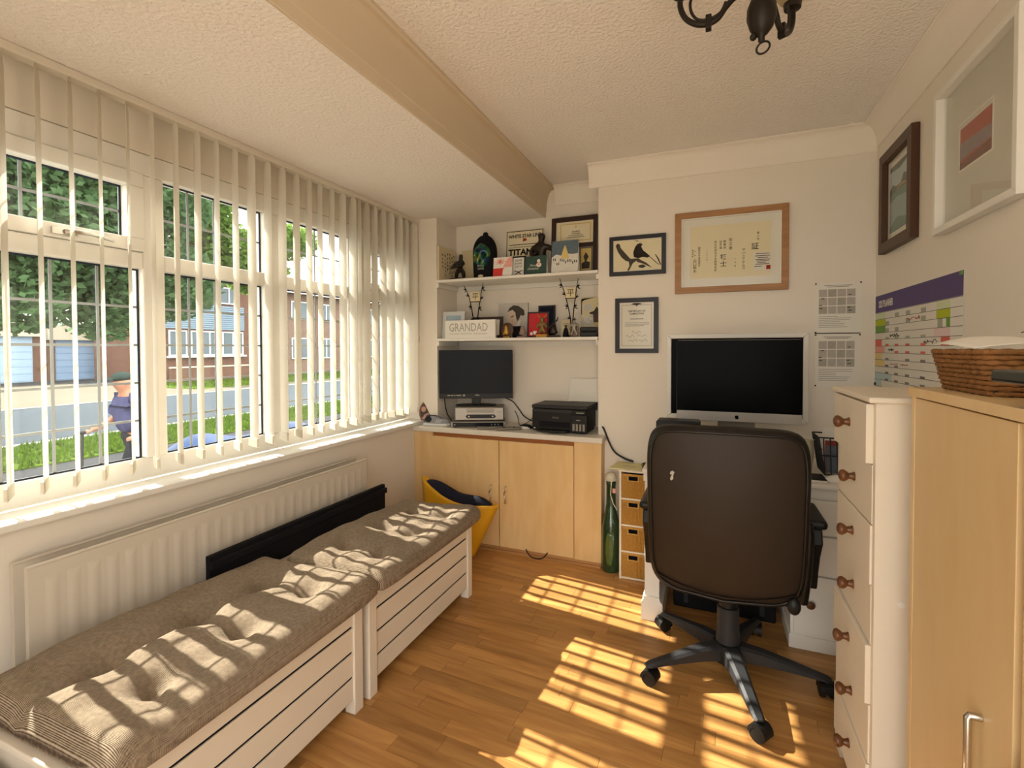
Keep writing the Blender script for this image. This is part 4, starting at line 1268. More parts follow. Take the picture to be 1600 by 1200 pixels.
def leaf3(p, d, s_, m):
    d = Vector(d).normalized(); n_ = Vector((0, -1, .2)); w_ = d.cross(n_).normalized()
    p = Vector(p)
    m.add([p, p + d * s_ * .45 + w_ * s_ * .16, p + d * s_, p + d * s_ * .45 - w_ * s_ * .12, p + d * s_ * .4 + Vector((0, .004, 0))], [(0, 1, 2), (0, 2, 3), (0, 4, 1), (1, 4, 2), (2, 4, 3), (3, 4, 0)])
def bamboo(x, y, label, st1, st2, plq):
    k_ = .968
    x, y = x * k_, 3.022
    st1 = [(a * k_, max(Z2 + .01, 1.3 + (b_ - 1.3) * k_)) for a, b_ in st1]; st2 = [(a * k_, max(Z2 + .01, 1.3 + (b_ - 1.3) * k_)) for a, b_ in st2]
    plq = (plq[0] * k_, plq[1] * k_, 1.3 + (plq[2] - 1.3) * k_, 1.3 + (plq[3] - 1.3) * k_)
    t = thing('bamboo_ornament', label, 'ornament', (x, y, Z2), group='metal bamboo ornaments')
    build('base', MB().box(x - .025, x + .025, y - .012, y + .012, Z2 + .0004, Z2 + .014), 'dark_wood', t, bev=.003)
    for st in (st1, st2):
        pts = [Vector((a, y, b_)) for a, b_ in st]
        build('stem', MB().tube(pts, [.0042 - .0024 * i / (len(pts) - 1) for i in range(len(pts))], 7), 'ink', t, smooth=60)
        for i in range(1, len(pts)):
            for k in range(0 if i == len(pts) - 1 else 2 if i % 2 else 3):
                m = MB()
                sd = -1 if (st is st1) else 1
                leaf3(pts[i], (sd * (.9 - .35 * k), -.1 + .1 * k, .35 + .3 * k if k < 2 else -.1), .03, m)
                build('leaf', m, 'ink', t)
    a0, a1, b0, b1 = plq
    pq = build('plaque', MB().box(a0, a1, y - .006, y - .0, b0, b1), 'canvas_cream', t)
    build('plaque_rail', MB().box(a0 - .004, a1 + .004, y - .007, y + .001, b0 - .005, b0), 'ink', t)
    P_ = Pl((a0, y - .006, b0), (1, 0, 0), (0, 0, 1))
    text('平', P_, (a1 - a0) / 2, (b1 - b0) / 2, 'ink', t, width=(a1 - a0) * .72, height=(b1 - b0) * .72, c=.001, name='character')
bamboo(-1.553, 3.12, 'metal bamboo ornament with plaque behind the lettered sign', [(-1.56, 1.38), (-1.568, 1.5), (-1.583, 1.59), (-1.603, 1.67), (-1.622, 1.715), (-1.645, 1.752)], [(-1.54, 1.38), (-1.536, 1.5), (-1.527, 1.58), (-1.512, 1.65), (-1.502, 1.72), (-1.491, 1.764)], (-1.585, -1.515, 1.634, 1.70))
bamboo(-.848, 3.12, 'metal bamboo ornament with plaque above the silver figure', [(-.852, 1.38), (-.856, 1.49), (-.872, 1.57), (-.892, 1.65), (-.913, 1.71), (-.93, 1.762)], [(-.842, 1.38), (-.841, 1.48), (-.833, 1.57), (-.824, 1.63), (-.815, 1.7), (-.804, 1.756)], (-.888, -.822, 1.63, 1.695))

# portrait canvas
t, pl = leaner('portrait_canvas', 'grey canvas print of a woman with piled up dark hair', 'canvas', -1.402, Z2, .222, .248, 3.175, .06, 'canvas_grey', .014)
board(t, pl, .222, .248, 'canvas_grey', .014)
pp(t, pl, [(.075, .19), (.07, .15), (.072, .12), (.09, .1), (.115, .085), (.14, .1), (.16, .13), (.15, .18), (.12, .205)], 'skin_print', .0008, 'painted_face')
pp(t, pl, [(.07, .185), (.085, .215), (.115, .233), (.15, .228), (.178, .21), (.195, .195), (.2, .165), (.185, .155), (.17, .165), (.158, .135), (.145, .12), (.135, .15), (.13, .18), (.11, .2), (.09, .195)], 'ink_soft', .0013, 'painted_hair')
pp(t, pl, [(.1, .085), (.14, .1), (.17, .13), (.165, .1), (.15, .06), (.12, .03), (.1, .04)], 'paper', .0006, 'painted_collar')
pp(t, pl, [(.1, .122), (.112, .118), (.112, .123)], 'ink_red', .0013, 'painted_lips')
pp(t, pl, [(.118, .163), (.09, .15), (.1, .147), (.118, .156)], 'ink_soft', .0012, 'painted_eye')
# oval cameo
t = thing('oval_plaque', 'brown oval plaque with gold seated figure', 'ornament', (-1.243, 2.965, Z2))
build('foot', MB().box(-1.265, -1.221, 2.955, 2.99, Z2 + .0004, Z2 + .012), 'gold', t, bev=.003)
build('oval', MB().ball((-1.243, 2.97, Z2 + .054), (.045, .009, .047), 24, 14), 'dark_brown', t, smooth=60)
J = [(0, 0, .03, .02), (0, 0, .05, .017), (0, -.004, .07, .01), (0, -.006, .083, .01), (-.02, -.006, .025, .012), (.02, -.006, .025, .012), (.0, -.01, .018, .012)]
skin_fig('figure', J, [(0, 1), (1, 2), (2, 3), (0, 4), (4, 6), (0, 5)], 'gold', t, loc=(-1.245, 2.958, Z2))
t = thing('dark_box', 'small black box standing behind the oval plaque', 'box', (-1.2, 3.06, Z2))
build('body', MB().box(-1.235, -1.183, 3.035, 3.085, Z2 + .0004, Z2 + .066), 'black_matt', t, bev=.002)
build('lid', MB().box(-1.237, -1.181, 3.033, 3.087, Z2 + .0665, Z2 + .08), 'black_matt', t, bev=.002)
t = thing('stone_buddha', 'pinkish stone figure left of the red picture', 'ornament', (-1.148, 3.0, Z2))
J = [(0, 0, .012, .026), (0, 0, .032, .022), (0, -.002, .05, .013), (0, -.003, .064, .013), (-.026, -.008, .014, .013), (.026, -.008, .014, .013)]
skin_fig('figure', J, [(0, 1), (1, 2), (2, 3), (0, 4), (0, 5)], 'stone_pink', t, loc=(-1.148, 3.0, Z2 + .012))
build('base', MB().box(-1.18, -1.116, 2.975, 3.025, Z2 + .0004, Z2 + .012), 'stone_pink', t, bev=.003)
# red display and its gilt figure
t, pl = leanframe('red_picture', 'bright red framed picture leaning behind the gilt figure', -1.128, .142, .17, 3.035, .12, 'black_frame', .008, 'red', rotz=.12)
leanframe('dark_picture', 'navy framed picture behind the red picture', -1.1, .119, .222, 3.175, .06, 'black_frame', .01, 'navy_cloth')
mat('old_gold', '7A6236', .4, metal=.4, noise=(60, .4))
gx, gy = -1.0, 2.965
t = thing('gilt_figure', 'gilt armoured figurine with horned helmet on gold plinth', 'figurine', (gx, gy, Z2))
build('plinth', MB().box(gx - .036, gx + .036, gy - .022, gy + .022, Z2 + .0004, Z2 + .02), 'gold', t, bev=.002)
J = [(0, 0, .055, .016), (0, 0, .08, .019), (0, 0, .1, .01), (0, 0, .115, .016), (0, 0, .13, .012), (-.016, 0, .035, .011), (-.018, 0, .022, .009), (.016, 0, .035, .011), (.018, 0, .022, .009), (-.028, -.004, .085, .011), (-.032, -.01, .06, .008), (.028, -.004, .085, .011), (.032, -.01, .06, .008)]
skin_fig('figure', J, [(0, 1), (1, 2), (2, 3), (3, 4), (0, 5), (5, 6), (0, 7), (7, 8), (1, 9), (9, 10), (1, 11), (11, 12)], 'old_gold', t, loc=(gx, gy, Z2))
m = MB()
for s_ in (-1, 1): m.tube([(gx + s_ * .01, gy, Z2 + .128), (gx + s_ * .026, gy, Z2 + .137), (gx + s_ * .03, gy, Z2 + .155)], [.0035, .003, .001], 6)
build('horns', m, 'gold', t, smooth=60)
t = thing('blossom', 'white blossom cluster left of the gold plinth', 'flower', (-1.055, 2.95, Z2))
build('stalk', MB().tube([(-1.055, 2.95, Z2 + .0005), (-1.055, 2.95, Z2 + .02)], .003, 6), 'ink_soft', t)
rr = random.Random(4)
for i in range(9):
    build('petal', MB().ball((-1.055 + rr.uniform(-.018, .018), 2.95 + rr.uniform(-.008, .008), Z2 + .026 + rr.uniform(-.008, .014)), (.008, .005, .007), 8, 6), 'paper', t, smooth=60)
# dark figurines
t = thing('dark_figurine', 'dark seated figurine holding long slanted staff', 'figurine', (-.932, 2.99, Z2))
J = [(0, 0, .014, .03), (0, 0, .04, .024), (.004, -.002, .06, .012), (.004, -.003, .074, .012), (-.03, -.006, .014, .014), (.03, -.006, .014, .014), (-.024, -.01, .045, .009), (-.008, -.022, .05, .008)]
skin_fig('figure', J, [(0, 1), (1, 2), (2, 3), (0, 4), (0, 5), (1, 6), (6, 7)], 'bronze', t, loc=(-.932, 2.99, Z2 + .016))
build('base', MB().box(-.974, -.89, 2.962, 3.015, Z2 + .0004, Z2 + .014), 'dark_wood', t, bev=.003)
build('staff', MB().tube([(-.96, 2.962, Z2 + .055), (-.9, 2.962, Z2 + .108), (-.893, 2.962, Z2 + .128)], [.004, .005, .003], 8), 'dark_wood', t, smooth=60)
t = thing('dark_figurine', 'little black cloaked figurine between staff holder and silver figure', 'figurine', (-.844, 2.965, Z2))
build('cloak', MB().lathe([(.018, 0), (.02, .006), (.017, .03), (.013, .048), (.008, .058)], (-.844, 2.965, Z2 + .0004), 16), 'black_matt', t, smooth=60)
build('head', MB().ball((-.844, 2.965, Z2 + .068), (.0085, .0085, .0105), 12, 8), 'dark_brown', t, smooth=60)
t = thing('silver_figure', 'standing silver grey armoured figurine by the pagoda canvas', 'figurine', (-.79, 2.965, Z2))
mat('pewter', '8E877C', .4, metal=.5, noise=(60, .3))
J = [(0, 0, .05, .013), (0, 0, .075, .017), (0, 0, .09, .007), (0, -.001, .1, .009), (0, -.001, .108, .007), (-.012, 0, .03, .009), (-.02, 0, .007, .007), (.012, 0, .03, .009), (.02, 0, .007, .007), (-.023, 0, .078, .009), (-.028, -.003, .056, .007), (-.02, -.01, .045, .006), (.023, 0, .078, .009), (.028, -.003, .056, .007), (.02, -.01, .045, .006)]
skin_fig('figure', J, [(0, 1), (1, 2), (2, 3), (3, 4), (0, 5), (5, 6), (0, 7), (7, 8), (1, 9), (9, 10), (10, 11), (1, 12), (12, 13), (13, 14)], 'pewter', t, loc=(-.79, 2.965, Z2 + .001))
build('cape', MB().grid(lambda u, v: (-.79 + (u - .5) * (.03 + .03 * v), 2.98 + .006 * math.sin(math.pi * u) , Z2 + .086 - .084 * v), 6, 6), 'stone_pink', t, solid=.002, smooth=60)
t, pl = leaner('cream_note', 'cream note card standing behind the silver figure', 'card', -.912, Z2, .068, .115, 3.085, .1, 'canvas_cream', .002)
board(t, pl, .068, .115, 'canvas_cream', .002, 'sheet')
build('text_line', MB().rect(pl, .01, .05, .09, .093, .0001, .0006), 'ink_grey', t); build('text_line', MB().rect(pl, .01, .055, .08, .083, .0001, .0006), 'ink_grey', t)
t, pl = leaner('pagoda_canvas', 'canvas print of dark pagoda roof with moon and blossom', 'canvas', -.802, Z2, .163, .267, 3.18, .05, 'canvas_cream', .014)
board(t, pl, .163, .267, 'canvas_cream', .014)
pp(t, pl, [(.0, .1), (.03, .14), (.05, .13), (.07, .15), (.163, .14), (.163, .08), (0, .08)], 'canvas_grey', .0006)
pp(t, pl, [(.055, .165), (.085, .175), (.105, .205), (.12, .178), (.163, .163), (.163, .15), (.06, .155)], 'ink_soft', .0011, 'pagoda_roof')
pp(t, pl, [(.08, .155), (.15, .155), (.148, .09), (.085, .09)], 'dark_brown', .0008, 'pagoda_wall')
pp(t, pl, [(.045 + .026 * math.cos(i * .35), .2 + .026 * math.sin(i * .35)) for i in range(18)], 'canvas_grey', .0007, 'moon')
pp(t, pl, [(0, .255), (.02, .26), (.1, .266), (.02, .25), (.006, .24), (.005, .16), (0, .15)], 'ink', .001, 'brush_edge')
pp(t, pl, [(.11, .222), (.163, .245), (.163, .235), (.115, .215)], 'ink_soft', .001, 'branch')
rr = random.Random(3)
for i in range(7):
    a, b_ = rr.uniform(.02, .07), rr.uniform(.1, .15)
    pp(t, pl, [(a + .011 * math.cos(k * 1.2566), b_ + .011 * math.sin(k * 1.2566)) for k in range(5)], 'card_snow', .0014 + .0003 * i, 'blossom_print')
pp(t, pl, [(.085, .1), (.15, .1), (.145, .075), (.1, .07)], 'card_gold', .0013)
t = thing('glasses_case', 'dark rounded case in front of the pagoda canvas', 'case', (-.702, 3.0, Z2))
build('lower_shell', MB().obox((-.702, 3.0, Z2 + .0165), (1, 0, 0), (0, 1, 0), (0, 0, 1), .056, .03, .016), 'dark_grey', t, bev=.01, seg=3)
build('upper_shell', MB().obox((-.702, 3.0, Z2 + .048), (1, 0, 0), (0, 1, 0), (0, 0, 1), .056, .03, .0145), 'dark_grey', t, bev=.01, seg=3)

# ------------------------------------------------------------------ things on the worktop
ZW = .7752
# agate slab with a picture, on the end of the sill
mat('agate', '8A5F58', .5, noise=(30, .35)); mat('agate_print', '4A3836', .6, noise=(30, .3)); mat('skin_tone', 'C79A84', .6)
t = thing('agate_picture', 'oval pink brown stone slab with figure picture on the sill end', 'ornament', (-1.84, 2.918, ZW))
A = Pl((-1.84, 2.918, ZW + .0045), (.955, .295, 0), (-.05, .16, .985))
if A.n.y > 0: A.n = -A.n
rr = random.Random(5)
pts = [(.052 * math.cos(a) * (1 + rr.uniform(-.02, .02)), .078 + .079 * math.sin(a) * (1 + rr.uniform(-.015, .015))) for a in [2 * math.pi * i / 36 for i in range(36)]]
build('slab', MB().poly(A, pts, -.009, 0), 'agate', t, bev=.002)
build('picture_field', MB().poly(A, [(a * .8, .078 + (b_ - .078) * .82) for a, b_ in pts], 0, .0008), 'agate_print', t)
build('painted_arm', MB().poly(A, [(-.03, .03), (-.012, .06), (.02, .075), (.03, .068), (.0, .05), (-.012, .026)], .0009, .0014), 'skin_tone', t)
build('painted_face', MB().poly(A, [(-.02 + .017 * math.cos(i * .5), .098 + .02 * math.sin(i * .5)) for i in range(13)], .0009, .0014), 'skin_tone', t)
build('foot', MB().obox(A(0, .004, -.026), A.u, (0, 0, 1), A.n, .02, .0038, .022), 'black_plastic', t)
# grey trainer
mat('shoe_grey', '8E9098', .7, noise=(30, .15)); mat('shoe_white', 'D8D8D6', .5); mat('shoe_dark', '24252B', .8)
sx, sy = -1.735, 2.89
t = thing('trainer', 'grey and white trainer on the worktop beside the stone slab', 'shoe', (sx, sy, ZW), rot=(0, 0, R(8)))
out = [(-.095, 0), (-.09, .032), (-.05, .038), (0, .034), (.05, .042), (.085, .036), (.1, .0), (.085, -.036), (.05, -.042), (0, -.034), (-.05, -.038), (-.09, -.032)]
build('sole', MB().poly(Pl((0, 0, 0), (1, 0, 0), (0, 1, 0)), out, 0, .018), 'shoe_white', t, bev=.005, seg=3)
def upper(u, v):
    a = 2 * math.pi * u
    x = .092 * math.cos(a); wd = .034 + .006 * math.cos(a - .6)
    y = wd * math.sin(a)
    top = .066 if x < -.01 else .066 - .034 * ((x + .01) / .1) ** 1.2
    f = 1 - .32 * v * v if x < -.01 else 1 - .62 * v * v
    return (x * (1 - .12 * v) , y * f, .018 + (top - .018) * v)
m = MB().grid(upper, 28, 8)
build('upper', m, 'shoe_grey', t, smooth=70, solid=.004)
build('vamp', MB().ball((.045, 0, .026), (.048, .03, .022), 16, 10), 'shoe_grey', t, smooth=70)
build('lining', MB().ball((-.04, 0, .06), (.042, .022, .0105), 16, 8), 'shoe_dark', t, smooth=60)
build('heel_patch', MB().ball((-.052, -.024, .042), (.028, .012, .019), 16, 8), 'shoe_dark', t, smooth=60)
for i in range(3): build('side_stripe', MB().obox((.012 + .014 * i, -.0335 + .001 * i, .034), (.5, 0, .86), (0, 1, 0), (.86, 0, -.5), .014, .004, .0028), 'shoe_white', t)
for i in range(4):
    build('lace', MB().tube([(.0 + i * .014, -.018, .05 - i * .004), (.004 + i * .014, 0, .058 - i * .004), (.0 + i * .014, .018, .05 - i * .004)], .0028, 6), 'shoe_white', t, smooth=60)
# disc player, recorder, television
tv_rot = R(26)
t = thing('disc_player', 'flat silver disc player lowest of the two under the television', 'player', (-1.465, 2.985, ZW), rot=(0, 0, R(24)))
build('case', MB().box(-.18, .18, -.08, .12, .004, .038), 'silver_plastic', t, bev=.003)
f = build('front_panel', MB().box(-.168, .168, -.084, -.0795, .008, .032), 'tv_screen', t, bev=.001)
build('disc_tray', MB().box(-.15, -.03, -.0855, -.0838, .017, .028), 'black_plastic', f)
build('power_button', MB().cyl((-.155, -.084, .02), (-.155, -.087, .02), .005, n=12), 'silver_plastic', f)
for i in range(3): build('button', MB().cyl((.09 + .022 * i, -.084, .02), (.09 + .022 * i, -.087, .02), .004, n=10), 'silver_plastic', f)
for s_ in (-1, 1):
    for q in (-.06, .09): build('foot', MB().cyl((s_ * .15, q, 0), (s_ * .15, q, .0042), .01, n=10), 'black_plastic', t)
t = thing('video_recorder', 'silver video recorder between disc player and television', 'player', (-1.475, 3.025, ZW + .0385), rot=(0, 0, R(24)))
build('case', MB().box(-.165, .165, -.085, .1, .003, .092), 'silver_plastic', t, bev=.004)
fp = build('front_panel', MB().box(-.162, .162, -.091, -.0845, .006, .089), 'alu', t, bev=.003)
build('tape_slot', MB().box(-.085, .1, -.0925, -.0905, .056, .082), 'silver_plastic', fp, bev=.001)
build('slot_line', MB().box(-.08, .095, -.0932, -.092, .066, .0675), 'ink_soft', fp)
build('display_window', MB().add([(-.08, -.0925, .018), (.1, -.0925, .018), (.112, -.0925, .03), (.1, -.0925, .044), (-.08, -.0925, .044), (-.092, -.0925, .03), (-.08, -.09, .018), (.1, -.09, .018), (.112, -.09, .03), (.1, -.09, .044), (-.08, -.09, .044), (-.092, -.09, .03)], [(0, 1, 2, 3, 4, 5), (0, 6, 7, 1), (1, 7, 8, 2), (2, 8, 9, 3), (3, 9, 10, 4), (4, 10, 11, 5), (5, 11, 6, 0)]), 'black_plastic', fp)
for x in (-.07, .09): build('jog_button', MB().cyl((x, -.0925, .03), (x, -.0955, .03), .006, n=12), 'alu', fp)
for i in range(2): build('button', MB().cyl((.125 + .016 * i, -.0912, .06), (.125 + .016 * i, -.095, .06), .0055, n=10), 'silver_plastic', fp)
for s_ in (-1, 1):
    for q in (-.06, .08): build('foot', MB().cyl((s_ * .14, q, 0), (s_ * .14, q, .0032), .01, n=10), 'black_plastic', t)
zt = ZW + .1315
t = thing('television', 'flat black television with glossy lower bezel on the worktop', 'television', (-1.50, 3.02, zt), rot=(0, 0, R(23.5)))
TW, TH = .505, .333
zb = .05
build('cabinet', MB().box(-TW / 2, TW / 2, -.016, .022, zb, zb + TH), 'black_plastic', t, bev=.004)
build('screen', MB().box(-TW / 2 + .006, TW / 2 - .006, -.0185, -.0162, zb + .036, zb + TH - .006), 'tv_screen', t)
bz = build('lower_bezel', MB().box(-TW / 2 + .001, TW / 2 - .001, -.0195, -.0162, zb + .002, zb + .0345), 'black_plastic', t, bev=.001)
P = Pl((-TW / 2, -.0195, zb), (1, 0, 0), (0, 0, 1))
for a0, a1 in ((.058, .075), (.08, .098), (.103, .112), (.118, .152)): build('printed_mark', MB().rect(P, a0, a1, .019, .025, .0001, .0005), 'silver_plastic', t)
build('printed_mark', MB().rect(P, .247, .277, .021, .0265, .0001, .0005), 'silver_plastic', t)
build('sticker', MB().rect(P, .165, .177, .016, .028, .0001, .0005), 'silver_plastic', t)
build('neck', MB().box(-.03, .03, -.006, .016, .008, zb + .03), 'black_plastic', t, bev=.004)
build('foot_plate', MB().poly(Pl((0, .01, 0), (1, 0, 0), (0, 1, 0)), [(.14 * math.cos(a), .075 * math.sin(a)) for a in [2 * math.pi * i / 28 for i in range(28)]], 0, .008), 'black_plastic', t, bev=.003)
def cable(label, pts, r, m='black_plastic', name='cable'):
    pts = [Vector(p) for p in pts]
    o_ = []
    for i in range(len(pts) - 1):
        p0, p1, p2, p3 = pts[max(i - 1, 0)], pts[i], pts[i + 1], pts[min(i + 2, len(pts) - 1)]
        for k in range(6):
            s_ = k / 6
            o_.append(.5 * ((2 * p1) + (p2 - p0) * s_ + (2 * p0 - 5 * p1 + 4 * p2 - p3) * s_ ** 2 + (3 * p1 - p0 - 3 * p2 + p3) * s_ ** 3))
    o_.append(pts[-1])
    o = build(name, MB().tube(o_, r, 6), m, origin=pts[-1], smooth=60)
    props(o, label, 'cable')
cable('thin black cable curling down left of the television', [(-1.70, 2.985, 1.19), (-1.738, 2.965, 1.17), (-1.742, 2.99, 1.05), (-1.735, 3.0, .99), (-1.742, 3.01, .93), (-1.735, 3.03, .84), (-1.70, 3.05, .7785)], .0035)
cable('black cables looping from the television down towards the printer', [(-1.33, 3.125, .957), (-1.28, 3.15, .93), (-1.24, 3.16, .88), (-1.2, 3.16, .83), (-1.14, 3.16, .80), (-1.08, 3.18, .7785)], .004)
cable('thin looped cable lying between remote controls and the printer', [(-1.28, 3.19, .86), (-1.255, 3.18, .82), (-1.235, 3.15, .785), (-1.2, 3.09, .7785), (-1.15, 3.12, .80), (-1.1, 3.16, .86), (-1.07, 3.185, .875)], .0025)
mat('remote_grey', '7E776C', .5)
# remote controls
def remote(x, y, a, label):
    t = thing('remote_control', label, 'remote', (x, y, ZW), rot=(0, 0, R(a)), group='remote controls on the worktop')
    build('body', MB().box(-.085, .085, -.022, .022, 0, .017), 'remote_grey', t, bev=.007, seg=3)
    for i in range(5):
        for j in range(3):
            build('button', MB().box(-.06 + .022 * i, -.048 + .022 * i, -.015 + .011 * j, -.008 + .011 * j, .017, .0195), 'dark_grey' if (i + j) % 3 else 'ink_grey', t)
remote(-1.33, 2.875, 28, 'grey remote control lying against the disc player')
remote(-1.205, 2.895, 34, 'grey remote control nearer to the printer')
# mouse
t = thing('computer_mouse', 'black and white computer mouse left of the printer', 'mouse', (-1.12, 2.985, ZW), rot=(0, 0, R(15)))
build('shell', MB().ball((0, 0, .002), (.048, .028, .028), 18, 10).floor_at(.0003), 'black_plastic', t, smooth=60)
build('side_trim', MB().ball((-.006, -.006, .002), (.044, .026, .02), 18, 10).floor_at(.0003), 'white_plastic', t, smooth=60)
# printer
px0, px1, py0, py1 = -1.052, -.692, 2.905, 3.19
t = thing('printer', 'black ink tank printer with upright paper feed on the worktop', 'printer', (-.87, 3.05, ZW))
build('body', MB().box(px0, px1 - .012, py0 + .01, py1, ZW + .006, ZW + .145), 'black_plastic', t, bev=.008, seg=3)
build('scanner_lid', MB().box(px0 - .002, px1, py0 + .006, py1 - .02, ZW + .146, ZW + .17), 'dark_grey', t, bev=.007, seg=3)
build('output_slot', MB().box(px0 + .05, px1 - .115, py0 + .004, py0 + .0112, ZW + .034, ZW + .066), 'black_matt', t)
tr = build('output_tray', MB().box(px0 + .05, px1 - .115, py0 - .045, py0 + .0035, ZW + .012, ZW + .02), 'black_plastic', t, bev=.003)
build('tray_tip', MB().box(px0 + .14, px1 - .16, py0 - .062, py0 - .046, ZW + .010, ZW + .018), 'dark_grey', tr, bev=.003)
build('control_strip', MB().add([(px0 + .01, py0 + .0035, ZW + .125), (px1 - .1, py0 + .0035, ZW + .125), (px1 - .1, py0 + .0098, ZW + .143), (px0 + .01, py0 + .0098, ZW + .143)], [(0, 1, 2, 3)]), 'dark_grey', t)
tank = build('ink_tank', MB().box(px1 - .1, px1, py0 - .012, py0 + .14, ZW + .006, ZW + .118), 'black_plastic', t, bev=.006, seg=3)
for i in range(4):
    build('tank_window', MB().box(px1 - .09 + .021 * i, px1 - .077 + .021 * i, py0 - .0135, py0 - .0118, ZW + .02, ZW + .062), 'pewter', tank, bev=.0004)
build('power_lamp', MB().box(px0 + .012, px0 + .022, py0 + .007, py0 + .0098, ZW + .018, ZW + .024), 'white_plastic', t)
P = Pl((px0, py0 + .0098, ZW), (1, 0, 0), (0, 0, 1))
text('EPSON', P, .155, .092, 'silver_plastic', t, width=.04, height=.01, c=.0006)
P2 = Pl((px1 - .1, py0 - .012, ZW), (1, 0, 0), (0, 0, 1))
build('printed_mark', MB().rect(P2, .028, .075, .124, .131, -.0215, -.0154), 'silver_plastic', t)
build('printed_mark', MB().rect(P2, .032, .058, .082, .088, .0001, .0006), 'silver_plastic', t)
sup = MB().obox((-.78, 3.20 - .012, ZW + .2), (1, 0, 0), (0, .17, .985), (0, -.985, .17), .09, .085, .002)
build('paper_support', sup, 'dark_grey', t)
for s_ in (-1, 1): build('foot', MB().box(-.87 + s_ * .15 - .015, -.87 + s_ * .15 + .015, 2.95, 3.15, ZW, ZW + .006), 'black_matt', t)
o = build('printer_paper', MB().obox((-.772, 3.182, ZW + .246), (1, 0, 0), (.06, .17, .985), (0, -.985, .17), .108, .076, .0012), 'paper', origin=(-.778, 3.18, ZW + .17))
props(o, 'white paper sheets standing in the printer feed', 'paper')
o = build('paper_scrap', MB().box(-1.0, -.96, 2.84, 2.856, ZW, ZW + .0015), 'paper', origin=(-.98, 2.85, ZW))
props(o, 'white scrap of paper at the worktop edge before the printer', 'paper')
cable('grey cable bundle falling from the printer to the basket tower', [(-.66, 3.1, .80), (-.60, 2.925, .82), (-.565, 2.92, .74), (-.53, 2.92, .68), (-.47, 2.92, .645), (-.42, 2.915, .632)], .0055, 'dark_grey')

# ------------------------------------------------------------------ basket tower, bottle
TX0, TX1, TY0, TY1, TZ = -.474, -.322, 2.755, 2.935, .618
t = thing('basket_tower', 'slim white wooden tower holding four wicker baskets', 'shelf unit', ((TX0 + TX1) / 2, TY0, 0))
build('side_board', MB().box(TX0, TX0 + .011, TY0, TY1, 0, TZ - .011), 'white_wood', t)
build('side_board', MB().box(TX1 - .011, TX1, TY0, TY1, 0, TZ - .011), 'white_wood', t)
build('back_board', MB().box(TX0 + .011, TX1 - .011, TY1 - .006, TY1, 0, TZ - .011), 'white_wood', t)
build('top_board', MB().box(TX0 - .004, TX1 + .004, TY0 - .004, TY1, TZ - .011, TZ), 'white_wood', t)
cell_h = (TZ - .011 - .012) / 4
for i in range(4):
    build('shelf_board', MB().box(TX0 + .011, TX1 - .011, TY0, TY1 - .006, .004 + cell_h * i, .014 + cell_h * i), 'white_wood', t)
nm_ = ('lowest', 'second lowest', 'second highest', 'top')
for i in range(4):
    zb_ = .0144 + cell_h * i
    x0, x1, y0, y1, h_ = TX0 + .0135, TX1 - .0135, TY0 + .004, TY1 - .012, cell_h - .014
    t = thing('wicker_basket', nm_[i] + ' wicker basket in the white tower', 'basket', ((x0 + x1) / 2, y0, zb_), group='wicker baskets in the tower')
    cx = (x0 + x1) / 2
    # woven front: upright rods with a hand slot left open near the top
    m = MB()
    n = 17
    for k in range(n):
        x = x0 + .004 + (x1 - x0 - .008) * k / (n - 1)
        top = zb_ + h_ - .012
        if abs(x - cx) < .026: top = zb_ + h_ - .036
        m.tube([(x, y0 + .003, zb_ + .004), (x, y0 + .003, top)], .0036, 6)
    build('woven_front', m, 'basket_weave', t, smooth=60, kind='stuff')
    build('front_lining', MB().box(x0, x1, y0 + .005, y0 + .008, zb_, zb_ + h_ - .036), 'basket_weave', t)
    for x in (x0, x1 - .003): build('woven_side', MB().box(x, x + .003, y0, y1, zb_, zb_ + h_), 'basket_weave', t)
    build('woven_back', MB().box(x0, x1, y1 - .003, y1, zb_, zb_ + h_), 'basket_weave', t)
    build('base', MB().box(x0, x1, y0, y1, zb_, zb_ + .003), 'basket_weave', t)
    build('rim', MB().box(x0, x1, y0 - .002, y0 + .008, zb_ + h_ - .012, zb_ + h_), 'basket_weave', t, bev=.003)
    sl = MB()
    for q in ((cx - .029, cx + .029, zb_ + h_ - .039, zb_ + h_ - .036), (cx - .029, cx - .026, zb_ + h_ - .036, zb_ + h_ - .012), (cx + .026, cx + .029, zb_ + h_ - .036, zb_ + h_ - .012)): sl.box(q[0], q[1], y0 - .003, y0 + .006, q[2], q[3])
    build('slot_rim', sl, 'basket_weave', t)
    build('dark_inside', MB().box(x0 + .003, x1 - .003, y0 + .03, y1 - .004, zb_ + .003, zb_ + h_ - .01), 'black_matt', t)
mat('yellow_paper', 'DDD6A0', .85); mat('bottle_green', '1D3B22', .12, spec=.6, noise=(10, .3), coat=.5); mat('bottle_light', '3E5A26', .2, noise=(28, .8), coat=.4); mat('cap_cream', 'CFC9B2', .4)
o = build('yellow_papers', MB().add([(-.53, 2.752, TZ + .0006), (-.355, 2.77, TZ + .0006), (-.365, 2.925, TZ + .0006), (-.51, 2.915, TZ + .0006), (-.53, 2.752, TZ + .006), (-.355, 2.77, TZ + .003), (-.365, 2.925, TZ + .003), (-.51, 2.915, TZ + .008)], [(3, 2, 1, 0), (4, 5, 6, 7), (0, 1, 5, 4), (1, 2, 6, 5), (2, 3, 7, 6), (3, 0, 4, 7)]), 'yellow_paper', origin=(-.44, 2.83, TZ))
props(o, 'pale yellow paper with sketch lying on top of the basket tower', 'paper')
build('sketch_mark', MB().tube([(-.47, 2.84, TZ + .0058), (-.45, 2.82, TZ + .0058), (-.43, 2.84, TZ + .0056), (-.41, 2.815, TZ + .0056), (-.40, 2.84, TZ + .0056)], .0012, 4), 'ink_grey', o)
